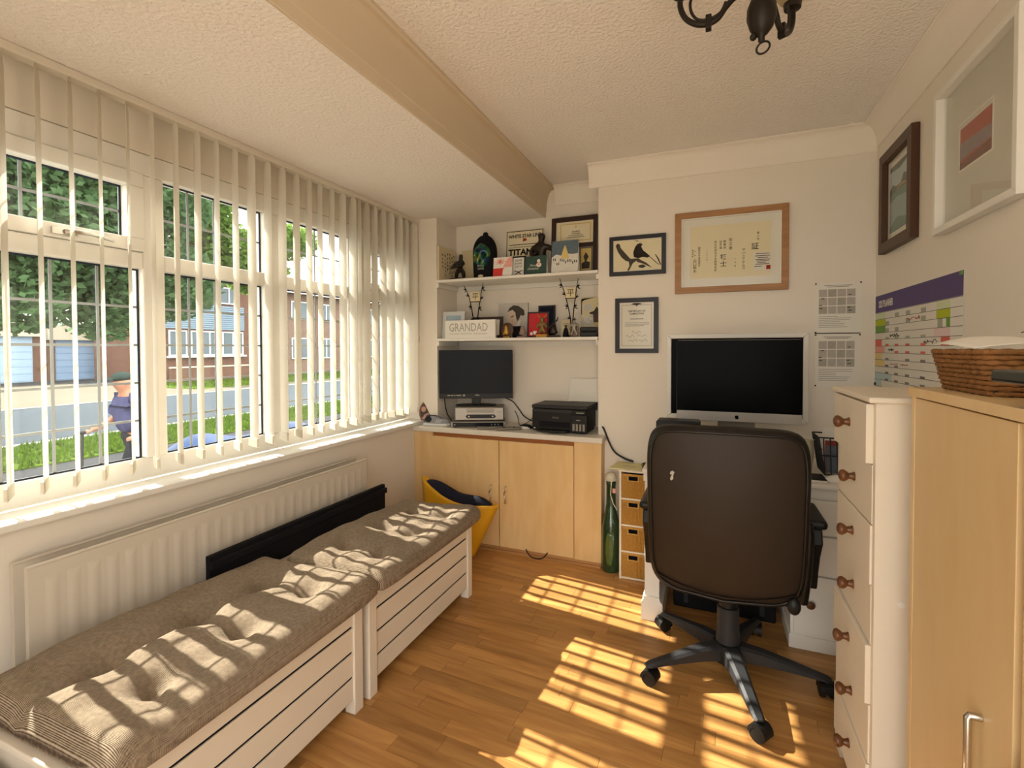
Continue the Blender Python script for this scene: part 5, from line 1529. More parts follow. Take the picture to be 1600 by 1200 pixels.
t = thing('wire_tangle', 'coiled black wire bundle on the right end of the basket tower', 'wire', (-.345, 2.8, TZ + .003))
m = MB()
for i in range(9):
    c = Vector((-.352 + .005 * i, 2.80 + .008 * (i % 3), TZ + .022))
    m.tube([c + Vector((.004 * math.sin(a * 2), .016 * math.cos(a), .0145 * math.sin(a))) for a in [2 * math.pi * k / 12 for k in range(12)]], .0016, 5, closed=True)
build('coil', m, 'ink', t, smooth=60, kind='stuff')
t = thing('green_bottle', 'tall dark green glass bottle with cream stopper beside the cupboard', 'bottle', (-.537, 2.845, 0))
pr = [(.0, .0005), (.05, .001), (.054, .012), (.0545, .2), (.053, .25), (.046, .3), (.034, .345), (.0275, .39), (.026, .5), (.028, .505), (.028, .52), (.024, .525)]
build('glass_body', MB().lathe(pr, (-.537, 2.845, 0), 28), 'bottle_green', t, smooth=50)
pls = MB().grid(lambda u, v: (-.537 + .0558 * math.sin((u - .5) * .9 * (.5 + .5 * math.sin(math.pi * v))), 2.845 - .0558 * math.cos((u - .5) * .9 * (.5 + .5 * math.sin(math.pi * v))), .045 + .19 * v), 12, 10)
build('refraction_patch', pls, 'bottle_light', t, smooth=60, solid=.002)  # lighter green painted on for light refracted in the glass
build('stopper', MB().lathe([(.024, .525), (.031, .528), (.034, .545), (.03, .562), (.018, .572), (0, .574)], (-.537, 2.845, 0), 20), 'cap_cream', t, smooth=50)
build('neck_label', MB().box(-.524, -.506, 2.8175, 2.82, .462, .488), 'card_pink', t)
build('neck_cord', MB().tube([(-.512, 2.81, .57), (-.525, 2.792, .53), (-.53, 2.79, .46), (-.515, 2.79, .41), (-.49, 2.785, .375)], .003, 6), 'cap_cream', t, smooth=60)

# ------------------------------------------------------------------ framed board behind the computer
P = back_pl(-.236, .9)
t = thing('framed_board', 'white moulded frame with dark glassy panel behind the computer', 'board', P(.353, 0, 0))
W_, H_ = .707, .478
for q in ([(0, 0), (W_, 0), (W_ - .026, .026), (.026, .026)], [(W_, 0), (W_, H_), (W_ - .026, H_ - .026), (W_ - .026, .026)], [(W_, H_), (0, H_), (.026, H_ - .026), (W_ - .026, H_ - .026)], [(0, H_), (0, 0), (.026, .026), (.026, H_ - .026)]):
    build('frame_rail', MB().poly(P, q, .001, .016), 'gloss_white', t, bev=.004)
build('dark_panel', MB().rect(P, .02, W_ - .02, .02, H_ - .02, .001, .006), 'screen_black', t)

# ------------------------------------------------------------------ desk
DX0, DX1, DY0, DY1, DZ = -.296, .748, 2.385, 2.93, .725
t = thing('desk', 'white desk with moulded left leg panel and three right hand drawers', 'desk', ((DX0 + DX1) / 2, DY0, 0))
build('desktop', MB().box(DX0 - .006, DX1, DY0 - .015, DY1, DZ - .022, DZ), 'gloss_white', t, bev=.006)
build('frieze', MB().box(DX0, DX1, DY0, DY0 + .018, .665, DZ - .0225), 'gloss_white', t)
lp = build('leg_panel', MB().box(DX0 + .006, DX0 + .075, DY0 + .002, DY1, .115, .664), 'gloss_white', t, bev=.003)
build('plinth_moulding', MB().poly(Pl((0, DY1, 0), (1, 0, 0), (0, 0, 1), (0, -1, 0)), [(DX0 - .008, 0), (DX0 + .09, 0), (DX0 + .09, .085), (DX0 + .078, .1), (DX0 + .075, .115), (DX0 + .006, .115), (DX0 + .002, .1), (DX0 - .008, .085)], 0, DY1 - DY0 + .008), 'gloss_white', lp)
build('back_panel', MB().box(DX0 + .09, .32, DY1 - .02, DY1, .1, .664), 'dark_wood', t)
build('pedestal', MB().box(.325, DX1, DY0 + .012, DY1, .03, .6645), 'gloss_white', t)
build('pedestal_plinth', MB().box(.318, DX1, DY0 + .004, DY1, 0, .06), 'gloss_white', t, bev=.004)
for z0, z1 in ((.508, .655), (.335, .5), (.075, .327)):
    d = build('drawer', MB().box(.335, DX1 - .01, DY0 - .006, DY0 + .0118, z0, z1), 'gloss_white', t, bev=.003)
    for x in (.395,):
        build('knob', MB().lathe([(.006, 0), (.006, .008), (.014, .014), (.017, .02), (.014, .026), (0, .028)], (x, DY0 - .006, (z0 + z1) / 2 + (.01 if z0 < .1 else 0)), 18, (0, -1, 0)), 'knob_wood', d, smooth=50)
# computer
ix, iy = .115, 2.56
t = thing('computer', 'large all in one computer with black screen and silver chin', 'computer', (ix, iy, DZ))
IW = .545
build('housing', MB().box(ix - IW / 2, ix + IW / 2, iy - .003, iy + .018, .945, 1.338), 'alu', t, bev=.008, seg=3)
build('screen', MB().box(ix - IW / 2 + .001, ix + IW / 2 - .001, iy - .0065, iy - .0034, .992, 1.336), 'screen_black', t, bev=.001)
chn = build('chin', MB().box(ix - IW / 2 + .001, ix + IW / 2 - .001, iy - .0065, iy - .0034, .946, .9915), 'alu', t, bev=.001)
P = Pl((ix, iy - .0066, .969), (1, 0, 0), (0, 0, 1))
lg = [(0.0, -.0095), (.0035, -.0105), (.0065, -.0085), (.0088, -.0035), (.0078, -.0015), (.0062, .001), (.0062, .0035), (.008, .006), (.0055, .0078), (.0025, .0078), (0, .0066), (-.0025, .0078), (-.0055, .0076), (-.008, .0055), (-.009, .002), (-.0082, -.003), (-.0062, -.008), (-.0035, -.0105)]
build('emblem', MB().poly(P, lg, 0, .0008).poly(P, [(.0, .0084), (.001, .0118), (.0038, .0138), (.003, .0102)], 0, .0008), 'screen_black', chn)
build('stand_foot', MB().box(ix - .1, ix + .1, iy - .06, iy + .12, DZ + .0004, DZ + .008), 'alu', t, bev=.003)
build('stand_neck', MB().add([(ix - .09, iy + .09, DZ + .008), (ix + .09, iy + .09, DZ + .008), (ix + .09, iy + .105, DZ + .008), (ix - .09, iy + .105, DZ + .008), (ix - .075, iy + .018, 1.12), (ix + .075, iy + .018, 1.12), (ix + .075, iy + .03, 1.12), (ix - .075, iy + .03, 1.12)], [(3, 2, 1, 0), (4, 5, 6, 7), (0, 1, 5, 4), (1, 2, 6, 5), (2, 3, 7, 6), (3, 0, 4, 7)]), 'alu', t)
t = thing('document_box', 'black box on the desk, its top just above the chair back', 'box', (-.14, 2.5, DZ))
P = Pl((-.245, 2.545, DZ + .0005), (1, 0, 0), (0, 0, 1), (0, -1, 0))
o = [(0, 0), (.2, 0)] + [(.2, .19)] + [(.185 + .015 * math.cos(R(a)), .211 + .015 * math.sin(R(a))) for a in (0, 30, 60, 90)] + [(.01, .226), (0, .219)]
build('body', MB().poly(P, o, 0, .1), 'black_plastic', t, bev=.003)
build('lid_seam', MB().rect(P, .002, .198, .16, .163, .1001, .101), 'dark_grey', t)
# letter rack with papers
t = thing('letter_rack', 'black wire letter rack at the right end of the desk', 'rack', (.53, 2.62, DZ))
m = MB()
x0, x1, y0, y1 = .455, .60, 2.545, 2.70
for z, dx in ((DZ + .005, .02), (DZ + .09, .008), (DZ + .17, -.004)):
    m.tube([(x0 + dx, y0, z), (x1, y0, z), (x1, y1, z), (x0 + dx, y1, z)], .0035, 6, closed=True)
build('rail', m, 'dark_grey', t, smooth=60)
for i in range(6):
    y = y0 + (y1 - y0) * i / 5
    build('wire', MB().tube([(x0 + .02, y, DZ + .005), (x0 + .008, y, DZ + .09), (x0 - .004, y, DZ + .17)], .0028, 6), 'dark_grey', t)
for i in range(6):
    x = x0 + .02 + (x1 - x0 - .02) * i / 5
    build('wire', MB().tube([(x, y0, DZ + .005), (x - .006, y0, DZ + .17)], .0028, 6), 'dark_grey', t)
mat('env_red', '8A3B38', .8); mat('env_blue', '5C6674', .8)
for i, (m_n, w_, h_, a) in enumerate((('env_blue', .1, .12, 6), ('env_red', .1, .14, 10), ('paper', .1, .15, 12), ('paper', .09, .17, 14), ('paper', .1, .19, 16))):
    o = build('letter', MB().obox((.535, 2.57 + .022 * i, DZ + .011 + h_ / 2), (1, 0, 0), (0, math.sin(R(5)), math.cos(R(5))), (0, -math.cos(R(5)), math.sin(R(5))), w_ / 2, h_ / 2, .0012), m_n, origin=(.541, 2.57 + .022 * i, DZ))
    props(o, ('blue grey envelope at the front of the wire rack', 'dull red envelope in the wire rack', 'shortest white letter in the wire rack, behind the red envelope', 'middle white letter in the wire rack', 'tallest white letter at the back of the wire rack')[i], 'letter', 'letters in the wire rack')
t = thing('paper_cups', 'stack of cream paper cups between chair and letter rack', 'cup', (.425, 2.66, DZ))
for i in range(6):
    build('cup', MB().lathe([(.02, 0), (.0205, .001), (.027, .06), (.0285, .062), (.0285, .064), (.026, .063)], (.42, 2.64, DZ + .0004 + .016 * i), 18), 'cap_cream', t, smooth=40)
t = thing('white_mouse', 'white computer mouse at the front right of the desk', 'mouse', (.505, 2.455, DZ), rot=(0, 0, R(10)))
build('shell', MB().ball((0, 0, .001), (.05, .03, .026), 20, 10).floor_at(.0003), 'white_plastic', t, smooth=60)
build('button_seam', MB().box(.01, .046, -.0008, .0008, .0205, .024), 'ink_grey', t)
t = thing('dark_papers', 'dark glossy magazine lying under the letter rack edge', 'magazine', (.43, 2.5, DZ))
build('pages', MB().box(.36, .46, 2.41, 2.53, DZ + .0004, DZ + .008), 'paper', t)
build('cover', MB().box(.358, .461, 2.408, 2.532, DZ + .0084, DZ + .0095), 'tv_screen', t)

t = thing('storage_crate', 'dark storage crate under the desk behind the chair', 'crate', (.06, 2.6, 0))
build('body', MB().box(-.17, .29, 2.56, 2.88, .001, .40), 'black_matt', t, bev=.01)
build('lid', MB().box(-.178, .298, 2.552, 2.888, .401, .43), 'dark_grey', t, bev=.008)
build('front_rib', MB().box(-.12, -.1, 2.554, 2.5595, .03, .38), 'dark_grey', t)
build('front_rib', MB().box(.22, .24, 2.554, 2.5595, .03, .38), 'dark_grey', t)

# ------------------------------------------------------------------ office chair
mat('chair_mesh', '2A1F15', .55, spec=.35, bump=(350, .25, .001)); mat('chair_rim', '120F0C', .42, spec=.4); mat('scuff', 'B9AFA2', .9)
chx, chy = .068, 2.112
t = thing('office_chair', 'worn black high backed office chair turned towards the desk', 'chair', (chx, chy, 0))
BX, BW, BZ0, BZ1, BY = .047, .536, .366, 1.012, 1.875
def backpt(a, b_, d=0.0):
    """a across (-1..1), b up (0..1) on the rear face of the backrest, d pushed towards the seat"""
    z = BZ0 + (BZ1 - BZ0) * b_
    wd = BW / 2 * (1 - .03 * (1 - b_))
    y = BY + .055 * (1 - b_) ** 2 - .02 * b_ + .045 * a * a - .012 * math.sin(math.pi * b_) + d
    return Vector((BX + a * wd, y, z))
OUT = []
sup_n = 64
for i in range(sup_n):
    th = 2 * math.pi * i / sup_n
    c_, s_ = math.cos(th), math.sin(th)
    e = .2
    a = abs(c_) ** e * (1 if c_ > 0 else -1); bb = abs(s_) ** (.3) * (1 if s_ > 0 else -1)
    b_ = .5 + .5 * bb
    if bb < 0: b_ += .05 * abs(a) ** 3 * (-bb)           # lower edge sags in the middle
    else: b_ -= .018 * abs(a) ** 3 * bb
    OUT.append((a, b_))
def shell(s_, d, k=1.0):
    rings = []
    m = MB()
    n = len(OUT)
    fr = [0.0, .25, .5, .7, .85, .95, 1.0]
    for f in fr:
        for a, b_ in OUT: m.v.append(backpt(a * f * k, .5 + (b_ - .5) * f * k, d + s_ * .006 * (1 - f ** 4)))
    for j in range(len(fr) - 1):
        for i in range(n):
            q = (j * n + i, j * n + (i + 1) % n, (j + 1) * n + (i + 1) % n, (j + 1) * n + i)
            m.f.append(q if s_ < 0 else q[::-1])
    return m
m = shell(-1, -.004, .985)
build('back_cover', m, 'chair_mesh', t, smooth=60)
m = MB()
n = len(OUT)
prof = [(0.97, -.008), (1.0, -.004), (1.02, .008), (1.025, .03), (1.02, .05), (.99, .062), (.9, .07), (.5, .074), (0.02, .075)]
for k, d in prof:
    for a, b_ in OUT: m.v.append(backpt(a * k, .5 + (b_ - .5) * k, d))
for j in range(len(prof) - 1):
    for i in range(n): m.f.append((j * n + i, (j + 1) * n + i, (j + 1) * n + (i + 1) % n, j * n + (i + 1) % n))
m.f.append(tuple((len(prof) - 1) * n + i for i in range(n)))
build('back_cushion', m, 'chair_rim', t, smooth=60)
build('back_piping', MB().tube([backpt(a * .965, .5 + (b_ - .5) * .965, -.009) for a, b_ in OUT], .005, 8, closed=True), 'chair_rim', t, smooth=60)
build('lower_seam', MB().tube([backpt(-.93 + 1.86 * i / 20, .105 - .06 * (1 - (i / 10 - 1) ** 2), -.011) for i in range(21)], .004, 6), 'chair_rim', t, smooth=60)
sc_ = MB()
rr = random.Random(1)
for i in range(5):
    p = backpt(-.66 + rr.uniform(-.02, .02), .73 + rr.uniform(-.02, .015), -.0115)
    r1 = rr.uniform(.003, .007)
    sc_.poly(Pl(p, (1, 0, 0), (.1, 0, 1), (0, -1, 0)), [(r1 * rr.uniform(.5, 1.2) * math.cos(k * .9), 1.5 * r1 * rr.uniform(.5, 1.2) * math.sin(k * .9)) for k in range(7)], -.001, .0008 + .0001 * i)
build('scuff_mark', sc_, 'scuff', t, kind='stuff')
# side stay with adjustment on the right of the back
build('side_stay', MB().tube([backpt(1.0, .03, .03), backpt(1.03, .2, .03), backpt(1.045, .42, .035), backpt(1.03, .5, .04)], [.02, .018, .016, .012], 8), 'chair_rim', t, smooth=60)
build('back_bracket', MB().box(BX - .05, BX + .05, 1.975, 2.04, .40, .60), 'black_plastic', t, bev=.008)
# seat
m = MB()
SXW, SY0, SY1 = .25, 1.96, 2.37
for k, z in ((.90, .405), (.98, .42), (1.0, .445), (.97, .47), (.86, .485), (.4, .49), (.02, .49)):
    for a, b_ in OUT:
        bb = max(-1, min(1, (b_ - .5) * 2))
        m.v.append(Vector((chx + a * SXW * k, (SY0 + SY1) / 2 + bb * (SY1 - SY0) / 2 * k, z)))
for j in range(6):
    for i in range(n): m.f.append((j * n + i, j * n + (i + 1) % n, (j + 1) * n + (i + 1) % n, (j + 1) * n + i))
m.f.append(tuple(range(n - 1, -1, -1))); m.f.append(tuple(6 * n + i for i in range(n)))
build('seat', m, 'chair_rim', t, smooth=60)
build('tilt_mechanism', MB().box(chx - .07, chx + .07, 2.03, 2.23, .352, .404), 'black_plastic', t, bev=.012)
build('tilt_lever', MB().tube([(chx + .06, 2.08, .375), (chx + .13, 2.0, .385), (chx + .2, 1.94, .395)], [.006, .006, .014], 8).ball((chx + .205, 1.932, .395), (.022, .016, .03), 12, 8), 'black_plastic', t, smooth=60)
for s_ in (-1, 1):
    ax = chx + s_ * .288 - (.002 if s_ > 0 else .012)
    am = build('armrest', MB().obox((ax, 2.13, .665), (1, 0, 0), (0, 1, 0), (0, 0, 1), .034, .125, .016), 'black_plastic', t, bev=.014, seg=3)
    # raked upright of the arm
    P = Pl((ax - .02, 0, 0), (0, 1, 0), (0, 0, 1), (1, 0, 0))
    build('arm_upright', MB().poly(P, [(2.02, .65), (2.17, .65), (2.15, .56), (2.17, .5), (2.2, .44), (2.19, .395), (2.1, .395), (2.08, .46), (2.05, .53), (2.0, .6)], 0, .038), 'black_plastic', am, bev=.006)
    build('arm_bracket', MB().box(min(ax, chx + s_ * .1), max(ax, chx + s_ * .1), 2.11, 2.18, .394, .404), 'black_plastic', am)
gc = build('gas_column', MB().lathe([(.026, .19), (.026, .27), (.034, .272), (.036, .352)], (chx, chy, 0), 24), 'black_plastic', t, smooth=30)
build('column_sleeve', MB().lathe([(.05, .075), (.046, .11), (.041, .2), (.041, .262), (.037, .268)], (chx, chy, 0), 24), 'dark_grey', t, smooth=30)
build('hub', MB().lathe([(.045, .05), (.062, .06), (.064, .1), (.055, .125), (.044, .13)], (chx, chy, 0), 24), 'black_plastic', t, smooth=30)
for k in range(5):
    a = R(-75.5 + 72 * k)
    u = Vector((math.cos(a), math.sin(a), 0)); s2 = Vector((-math.sin(a), math.cos(a), 0))
    c = Vector((chx, chy, 0))
    m = MB()
    sec = []
    for r_, zt_, zb2, w_ in ((.04, .128, .07, .034), (.12, .122, .076, .030), (.22, .104, .074, .024), (.3, .088, .07, .021), (.338, .080, .068, .02), (.352, .074, .068, .014)):
        sec.append([c + u * r_ + s2 * w_ + Vector((0, 0, zb2)), c + u * r_ - s2 * w_ + Vector((0, 0, zb2)), c + u * r_ - s2 * w_ * .95 + Vector((0, 0, zt_ - .008)), c + u * r_ - s2 * w_ * .55 + Vector((0, 0, zt_)), c + u * r_ + s2 * w_ * .55 + Vector((0, 0, zt_)), c + u * r_ + s2 * w_ * .95 + Vector((0, 0, zt_ - .008))])
    for g in sec: m.v += g
    for j in range(len(sec) - 1):
        for i in range(6): m.f.append((j * 6 + i, j * 6 + (i + 1) % 6, (j + 1) * 6 + (i + 1) % 6, (j + 1) * 6 + i))
    m.f.append(tuple(range(5, -1, -1))); m.f.append(tuple((len(sec) - 1) * 6 + i for i in range(6)))
    lg_ = build('base_leg', m, 'dark_grey', t, smooth=30)
    w0 = c + u * .338
    rot_ = a + R((40, 100, 20, 75, 130)[k])
    f = Vector((math.cos(rot_), math.sin(rot_), 0)); g = Vector((-math.sin(rot_), math.cos(rot_), 0))
    cs = build('caster', MB().cyl(w0 + Vector((0, 0, .05)), w0 + Vector((0, 0, .07)), .009, n=10), 'black_plastic', t)
    for s_ in (-1, 1):
        build('caster_wheel', MB().lathe([(.012, -.009), (.027, -.008), (.0285, 0), (.027, .008), (.012, .009)], w0 + f * .006 + g * s_ * .016 + Vector((0, 0, .0288)), 18, g), 'black_plastic', cs, smooth=40)
    hd = MB()
    Ph = Pl(w0 + f * .006 + Vector((0, 0, .0288)) - g * .006, f, (0, 0, 1), g)
    hd.poly(Ph, [(.031 * math.cos(R(q)), .031 * math.sin(R(q))) for q in range(-10, 191, 15)] + [(.02 * math.cos(R(q)), .02 * math.sin(R(q))) for q in range(190, -11, -20)], -.02, .032)
    build('caster_hood', hd, 'black_plastic', cs, smooth=40)

# ------------------------------------------------------------------ white chest of drawers
CX0, CX1, CY0, CY1, CZT = .384, .753, 1.475, 1.86, 1.175
t = thing('drawer_chest', 'tall narrow white chest of seven drawers with wooden knobs', 'chest of drawers', ((CX0 + CX1) / 2, CY0, 0))
build('side_board', MB().box(CX0, CX1, CY0, CY0 + .018, .0, CZT - .016), 'white_wood', t)
build('side_board', MB().box(CX0, CX1, CY1 - .018, CY1, .0, CZT - .016), 'white_wood', t)
build('back_board', MB().box(CX1 - .008, CX1, CY0 + .018, CY1 - .018, .05, CZT - .016), 'white_wood', t)
build('top_board', MB().box(CX0 - .018, CX1, CY0 - .012, CY1 + .012, CZT - .0155, CZT), 'white_wood', t, bev=.005)
build('plinth', MB().poly(Pl((CX0 + .012, 0, 0), (0, -1, 0), (0, 0, 1), (-1, 0, 0)), [(-CY1 + .018, .0), (-CY1 + .06, 0), (-CY1 + .09, .035), (-CY0 - .09, .035), (-CY0 - .06, 0), (-CY0 - .018, 0), (-CY0 - .018, .064), (-CY1 + .018, .064)], 0, .011), 'white_wood', t)
nd = 7
z0 = .066
dh = (CZT - .018 - z0) / nd
pulls = [.006, .002, .01, .0, .003, .0, .014]
for i in range(nd):
    za = z0 + dh * i
    f = pulls[i]
    d = build('drawer', MB().box(CX0 - .002 - f, CX0 + .016 - f, CY0 + .0195, CY1 - .0195, za + .0015, za + dh - .0015), 'white_wood', t, bev=.0015)
    build('drawer_box', MB().box(CX0 + .0165 - f, CX1 - .03, CY0 + .022, CY1 - .022, za + .006, za + dh - .02), 'plinth_wood', d)
    build('knob', MB().lathe([(.013, 0), (.0095, .007), (.0085, .014), (.014, .02), (.0175, .027), (.0155, .034), (.008, .038), (0, .0385)], (CX0 - .002 - f, (CY0 + CY1) / 2 - .01, za + dh * .55), 20, (-1, 0, 0)), 'knob_wood', d, smooth=50)
build('cam_cap', MB().lathe([(.008, 0), (.008, .003), (0, .0035)], (.44, CY0, .66), 14, (0, -1, 0)), 'gloss_white', t)

# ------------------------------------------------------------------ beech wardrobe
WX0, WX1, WY0, WY1, WZ = .424, .754, .5, 1.372, 1.21
t = thing('beech_cabinet', 'big pale beech two door cabinet in the near right corner', 'cabinet', (WX0, (WY0 + WY1) / 2, 0))
build('top_board', MB().box(WX0 - .006, WX1, WY0 - .004, WY1 + .004, WZ - .02, WZ), 'beech_light', t, bev=.001)
build('side_board', MB().box(WX0, WX1, WY1 - .018, WY1, 0, WZ - .0205), 'beech_light', t)
build('side_board', MB().box(WX0, WX1, WY0, WY0 + .018, 0, WZ - .0205), 'beech_light', t)
build('back_board', MB().box(WX1 - .006, WX1, WY0 + .018, WY1 - .018, 0, WZ - .0205), 'beech_light', t)
build('plinth', MB().box(WX0 + .02, WX0 + .035, WY0 + .018, WY1 - .018, 0, .06), 'beech_light', t)
build('centre_board', MB().box(WX0 + .02, WX1 - .01, .938, .954, .06, WZ - .0205), 'plinth_wood', t)
for y0, y1, hy in ((.957, WY1 - .021, 1.045), (WY0 + .021, .936, .915)):
    d = build('door', MB().box(WX0 + .001, WX0 + .018, y0, y1, .062, WZ - .024), 'beech_light', t, bev=.001)
    build('handle', MB().tube([(WX0, hy, .676), (WX0 - .016, hy, .676), (WX0 - .018, hy, .672), (WX0 - .018, hy, .512), (WX0 - .016, hy, .508), (WX0, hy, .508)], .006, 10), 'chrome', d, smooth=40)

# woven basket with papers
mat('seagrass', '8A5E32', .8, noise=(60, .4), bump=(160, .8, .004))
bx0, bx1, by0, by1, bz, bh = .452, .63, 1.12, 1.36, WZ, .083
t = thing('woven_basket', 'brown woven rectangular basket on top of the beech cabinet', 'basket', (.54, 1.24, bz))
def bask_ring(z, gx, r):
    pts = []
    for (a, b_) in rrect(bx1 - bx0 + gx, by1 - by0 + gx, .022, 5): pts.append(Vector(((bx0 + bx1) / 2 + a, (by0 + by1) / 2 + b_, z)))
    o_ = []
    k = len(pts)
    for i in range(k):
        d = (pts[(i + 1) % k] - pts[i])
        nn = max(1, int(d.length / .009))
        for j in range(nn): o_.append(pts[i] + d * j / nn)
    rs_ = [r * (1 + .25 * math.sin(i * 1.9)) for i in range(len(o_))]
    return o_, rs_
for i in range(9):
    z = bz + .0055 + (bh - .008) * i / 8
    o_, rs_ = bask_ring(z, -.03 + .03 * i / 8, .0052)
    build('woven_coil', MB().tube(o_, rs_, 6, closed=True), 'seagrass', t, smooth=70)
build('base', MB().box(bx0 + .018, bx1 - .018, by0 + .018, by1 - .018, bz + .0005, bz + .006), 'seagrass', t)
build('lining', MB().box(bx0 + .018, bx1 - .018, by0 + .018, by1 - .018, bz + .006, bz + .05), 'dark_wood', t)
def pap(u, v): return (.452 + .17 * u, 1.355 - .2 * v, bz + bh + .0035 + .026 * math.sin(math.pi * (u * .8 + .1)) * (1 - .5 * v) + .003 * math.sin(5 * v))
o = build('paper_sheet', MB().grid(pap, 10, 10), 'paper', origin=(.54, 1.25, bz + bh), smooth=70, solid=.001)
props(o, 'curled white paper sheets lying over the woven basket', 'paper')
t = thing('black_clip', 'small black clips and wire on the papers in the basket', 'clip', (.585, 1.2, bz + bh))
build('clip_body', MB().box(.58, .588, 1.215, 1.222, bz + bh + .026, bz + bh + .046), 'black_plastic', t)
build('clip_wire', MB().tube([(.55, 1.235, bz + bh + .034), (.565, 1.23, bz + bh + .04), (.582, 1.218, bz + bh + .042)], .001, 5), 'black_plastic', t)
build('clip_pad', MB().ball((.612, 1.19, bz + bh + .02), (.014, .012, .012), 12, 8), 'black_plastic', t, smooth=60)
# black plastic holder at the near end of the cabinet
t = thing('black_holder', 'black plastic stand with slim tray at the near end of the cabinet top', 'stand', (.5, .9, WZ))
mat('stand_black', '0C1413', .25, spec=.5)
build('foot', MB().lathe([(.05, .0005), (.052, .006), (.04, .02), (.03, .034)], (.475, .915, WZ), 24), 'stand_black', t, smooth=50)
build('tray', MB().box(.398, .60, .85, .975, WZ + .036, WZ + .056), 'stand_black', t, bev=.006, seg=3)
build('upright', MB().box(.427, .60, .905, .93, WZ + .0565, WZ + .135), 'stand_black', t, bev=.006, seg=3)
build('hinge', MB().cyl((.43, .917, WZ + .06), (.6, .917, WZ + .06), .008, n=12), 'dark_grey', t, smooth=40)

# ------------------------------------------------------------------ ceiling light
mat('iron', '1F1812', .45, spec=.4, metal=.3); thin_mat('shade_glass', 'E2D3B0', .5, .4)
lx, ly = .118, 1.45
t = thing('ceiling_lamp', 'dark iron ceiling light with curled arms and cream glass shades', 'lamp', (lx, ly, ZC))
build('ceiling_rose', MB().lathe([(.012, -.03), (.04, -.022), (.055, -.006), (.056, 0)], (lx, ly, ZC - .0005), 24), 'iron', t, smooth=40)
build('rod', MB().cyl((lx, ly, 2.235), (lx, ly, 2.38), .009, n=12), 'iron', t, smooth=40)
build('body', MB().lathe([(.002, 2.098), (.008, 2.104), (.008, 2.115), (.016, 2.122), (.028, 2.138), (.036, 2.165), (.035, 2.19), (.026, 2.214), (.014, 2.226), (.022, 2.232), (.022, 2.24), (.01, 2.245)], (lx, ly, 0), 24), 'iron', t, smooth=50)
build('finial', MB().ball((lx - .019, ly, 2.119), (.009, .009, .010), 12, 8), 'iron', t, smooth=60)
build('pull_ring', MB().tube([(lx + .004 + .015 * math.cos(a), ly - .006 * math.cos(a), 2.086 + .015 * math.sin(a)) for a in [2 * math.pi * i / 32 for i in range(32)]], .0026, 8, closed=True), 'iron', t, smooth=60)
for k, a in enumerate((180, 62, -58)):
    u = Vector((math.cos(R(a)), math.sin(R(a)), 0)); c = Vector((lx, ly, 0))
    q = [(.02, 2.235), (.06, 2.235), (.085, 2.215), (.105, 2.19), (.13, 2.181), (.16, 2.187), (.188, 2.21), (.202, 2.245), (.2, 2.275)]
    arm = build('arm', MB().tube(spline([c + u * r_ + Vector((0, 0, z)) for r_, z in q]), .0075, 10), 'iron', t, smooth=60)
    q2 = [(.086, 2.228), (.1, 2.203), (.128, 2.193), (.155, 2.198), (.172, 2.22), (.176, 2.25), (.165, 2.27)]
    build('arm_curl', MB().tube(spline([c + u * r_ + Vector((0, 0, z)) for r_, z in q2]), .004, 8), 'iron', arm, smooth=60)
    build('arm_clip', MB().obox(c + u * .129 + Vector((0, 0, 2.183)), u, (0, 0, 1), u.cross(Vector((0, 0, 1))), .0075, .019, .01), 'iron', arm, bev=.002)
    cup = c + u * .2
    build('cup', MB().lathe([(.006, 2.27), (.022, 2.274), (.024, 2.29), (.014, 2.295)], cup, 18), 'iron', arm, smooth=50)
    build('shade', MB().lathe([(.015, 2.293), (.034, 2.3), (.048, 2.325), (.052, 2.35), (.056, 2.362), (.053, 2.362), (.047, 2.345), (.03, 2.305), (.012, 2.298)], cup, 24), 'shade_glass', t, smooth=50)

# ------------------------------------------------------------------ passer by outside
mat('cap_dark', '2C3F3C', .9); mat('shirt', '46486F', .9, noise=(12, .6)); mat('trousers', '20232E', .9); mat('skin', 'C08A72', .6, noise=(20, .06)); mat('trolley', '3A3A40', .6)
fx, fy = -6.25, 3.60
t = thing('person', 'person in dark cap and patterned purple shirt walking past, leaning on a stick', 'person', (fx, fy, G0))
# local frame: walks towards -y (left in the window), leaning forward
J = [(0, .0, .82, (.12, .11)), (0, -.01, .98, (.11, .1)), (0, -.03, 1.13, (.11, .09)), (0, -.06, 1.22, (.08, .06)), (0, -.08, 1.285, .06), (0, -.11, 1.35, (.09, .1)), (0, -.125, 1.43, .09),
     (.09, .02, .72, .095), (.1, -.13, .42, .07), (.1, -.02, .09, .05), (.1, -.11, .045, .04), (-.09, .04, .72, .095), (-.1, .12, .42, .07), (-.1, .32, .13, .05), (-.1, .24, .05, .04),
     (.18, -.02, 1.17, .05), (.23, .05, .93, .04), (.21, -.04, .78, .034), (.2, -.12, .76, .026), (-.18, -.04, 1.17, .05), (-.22, -.06, .96, .04), (-.2, -.24, .86, .034), (-.19, -.33, .85, .026)]
B_ = [(0, 1), (1, 2), (2, 3), (3, 4), (4, 5), (5, 6), (0, 7), (7, 8), (8, 9), (9, 10), (0, 11), (11, 12), (12, 13), (13, 14), (3, 15), (15, 16), (16, 17), (17, 18), (3, 19), (19, 20), (20, 21), (21, 22)]
skin_fig('body', J, B_, 'skin', t, loc=(fx, fy, G0))
Js = [(0, .0, .76, (.18, .17)), (0, -.01, .98, (.19, .175)), (0, -.03, 1.13, (.19, .15)), (0, -.06, 1.215, (.105, .085)), (.185, -.02, 1.165, .078), (.222, .035, .98, .07), (-.185, -.04, 1.165, .078), (-.21, -.05, 1.02, .075)]
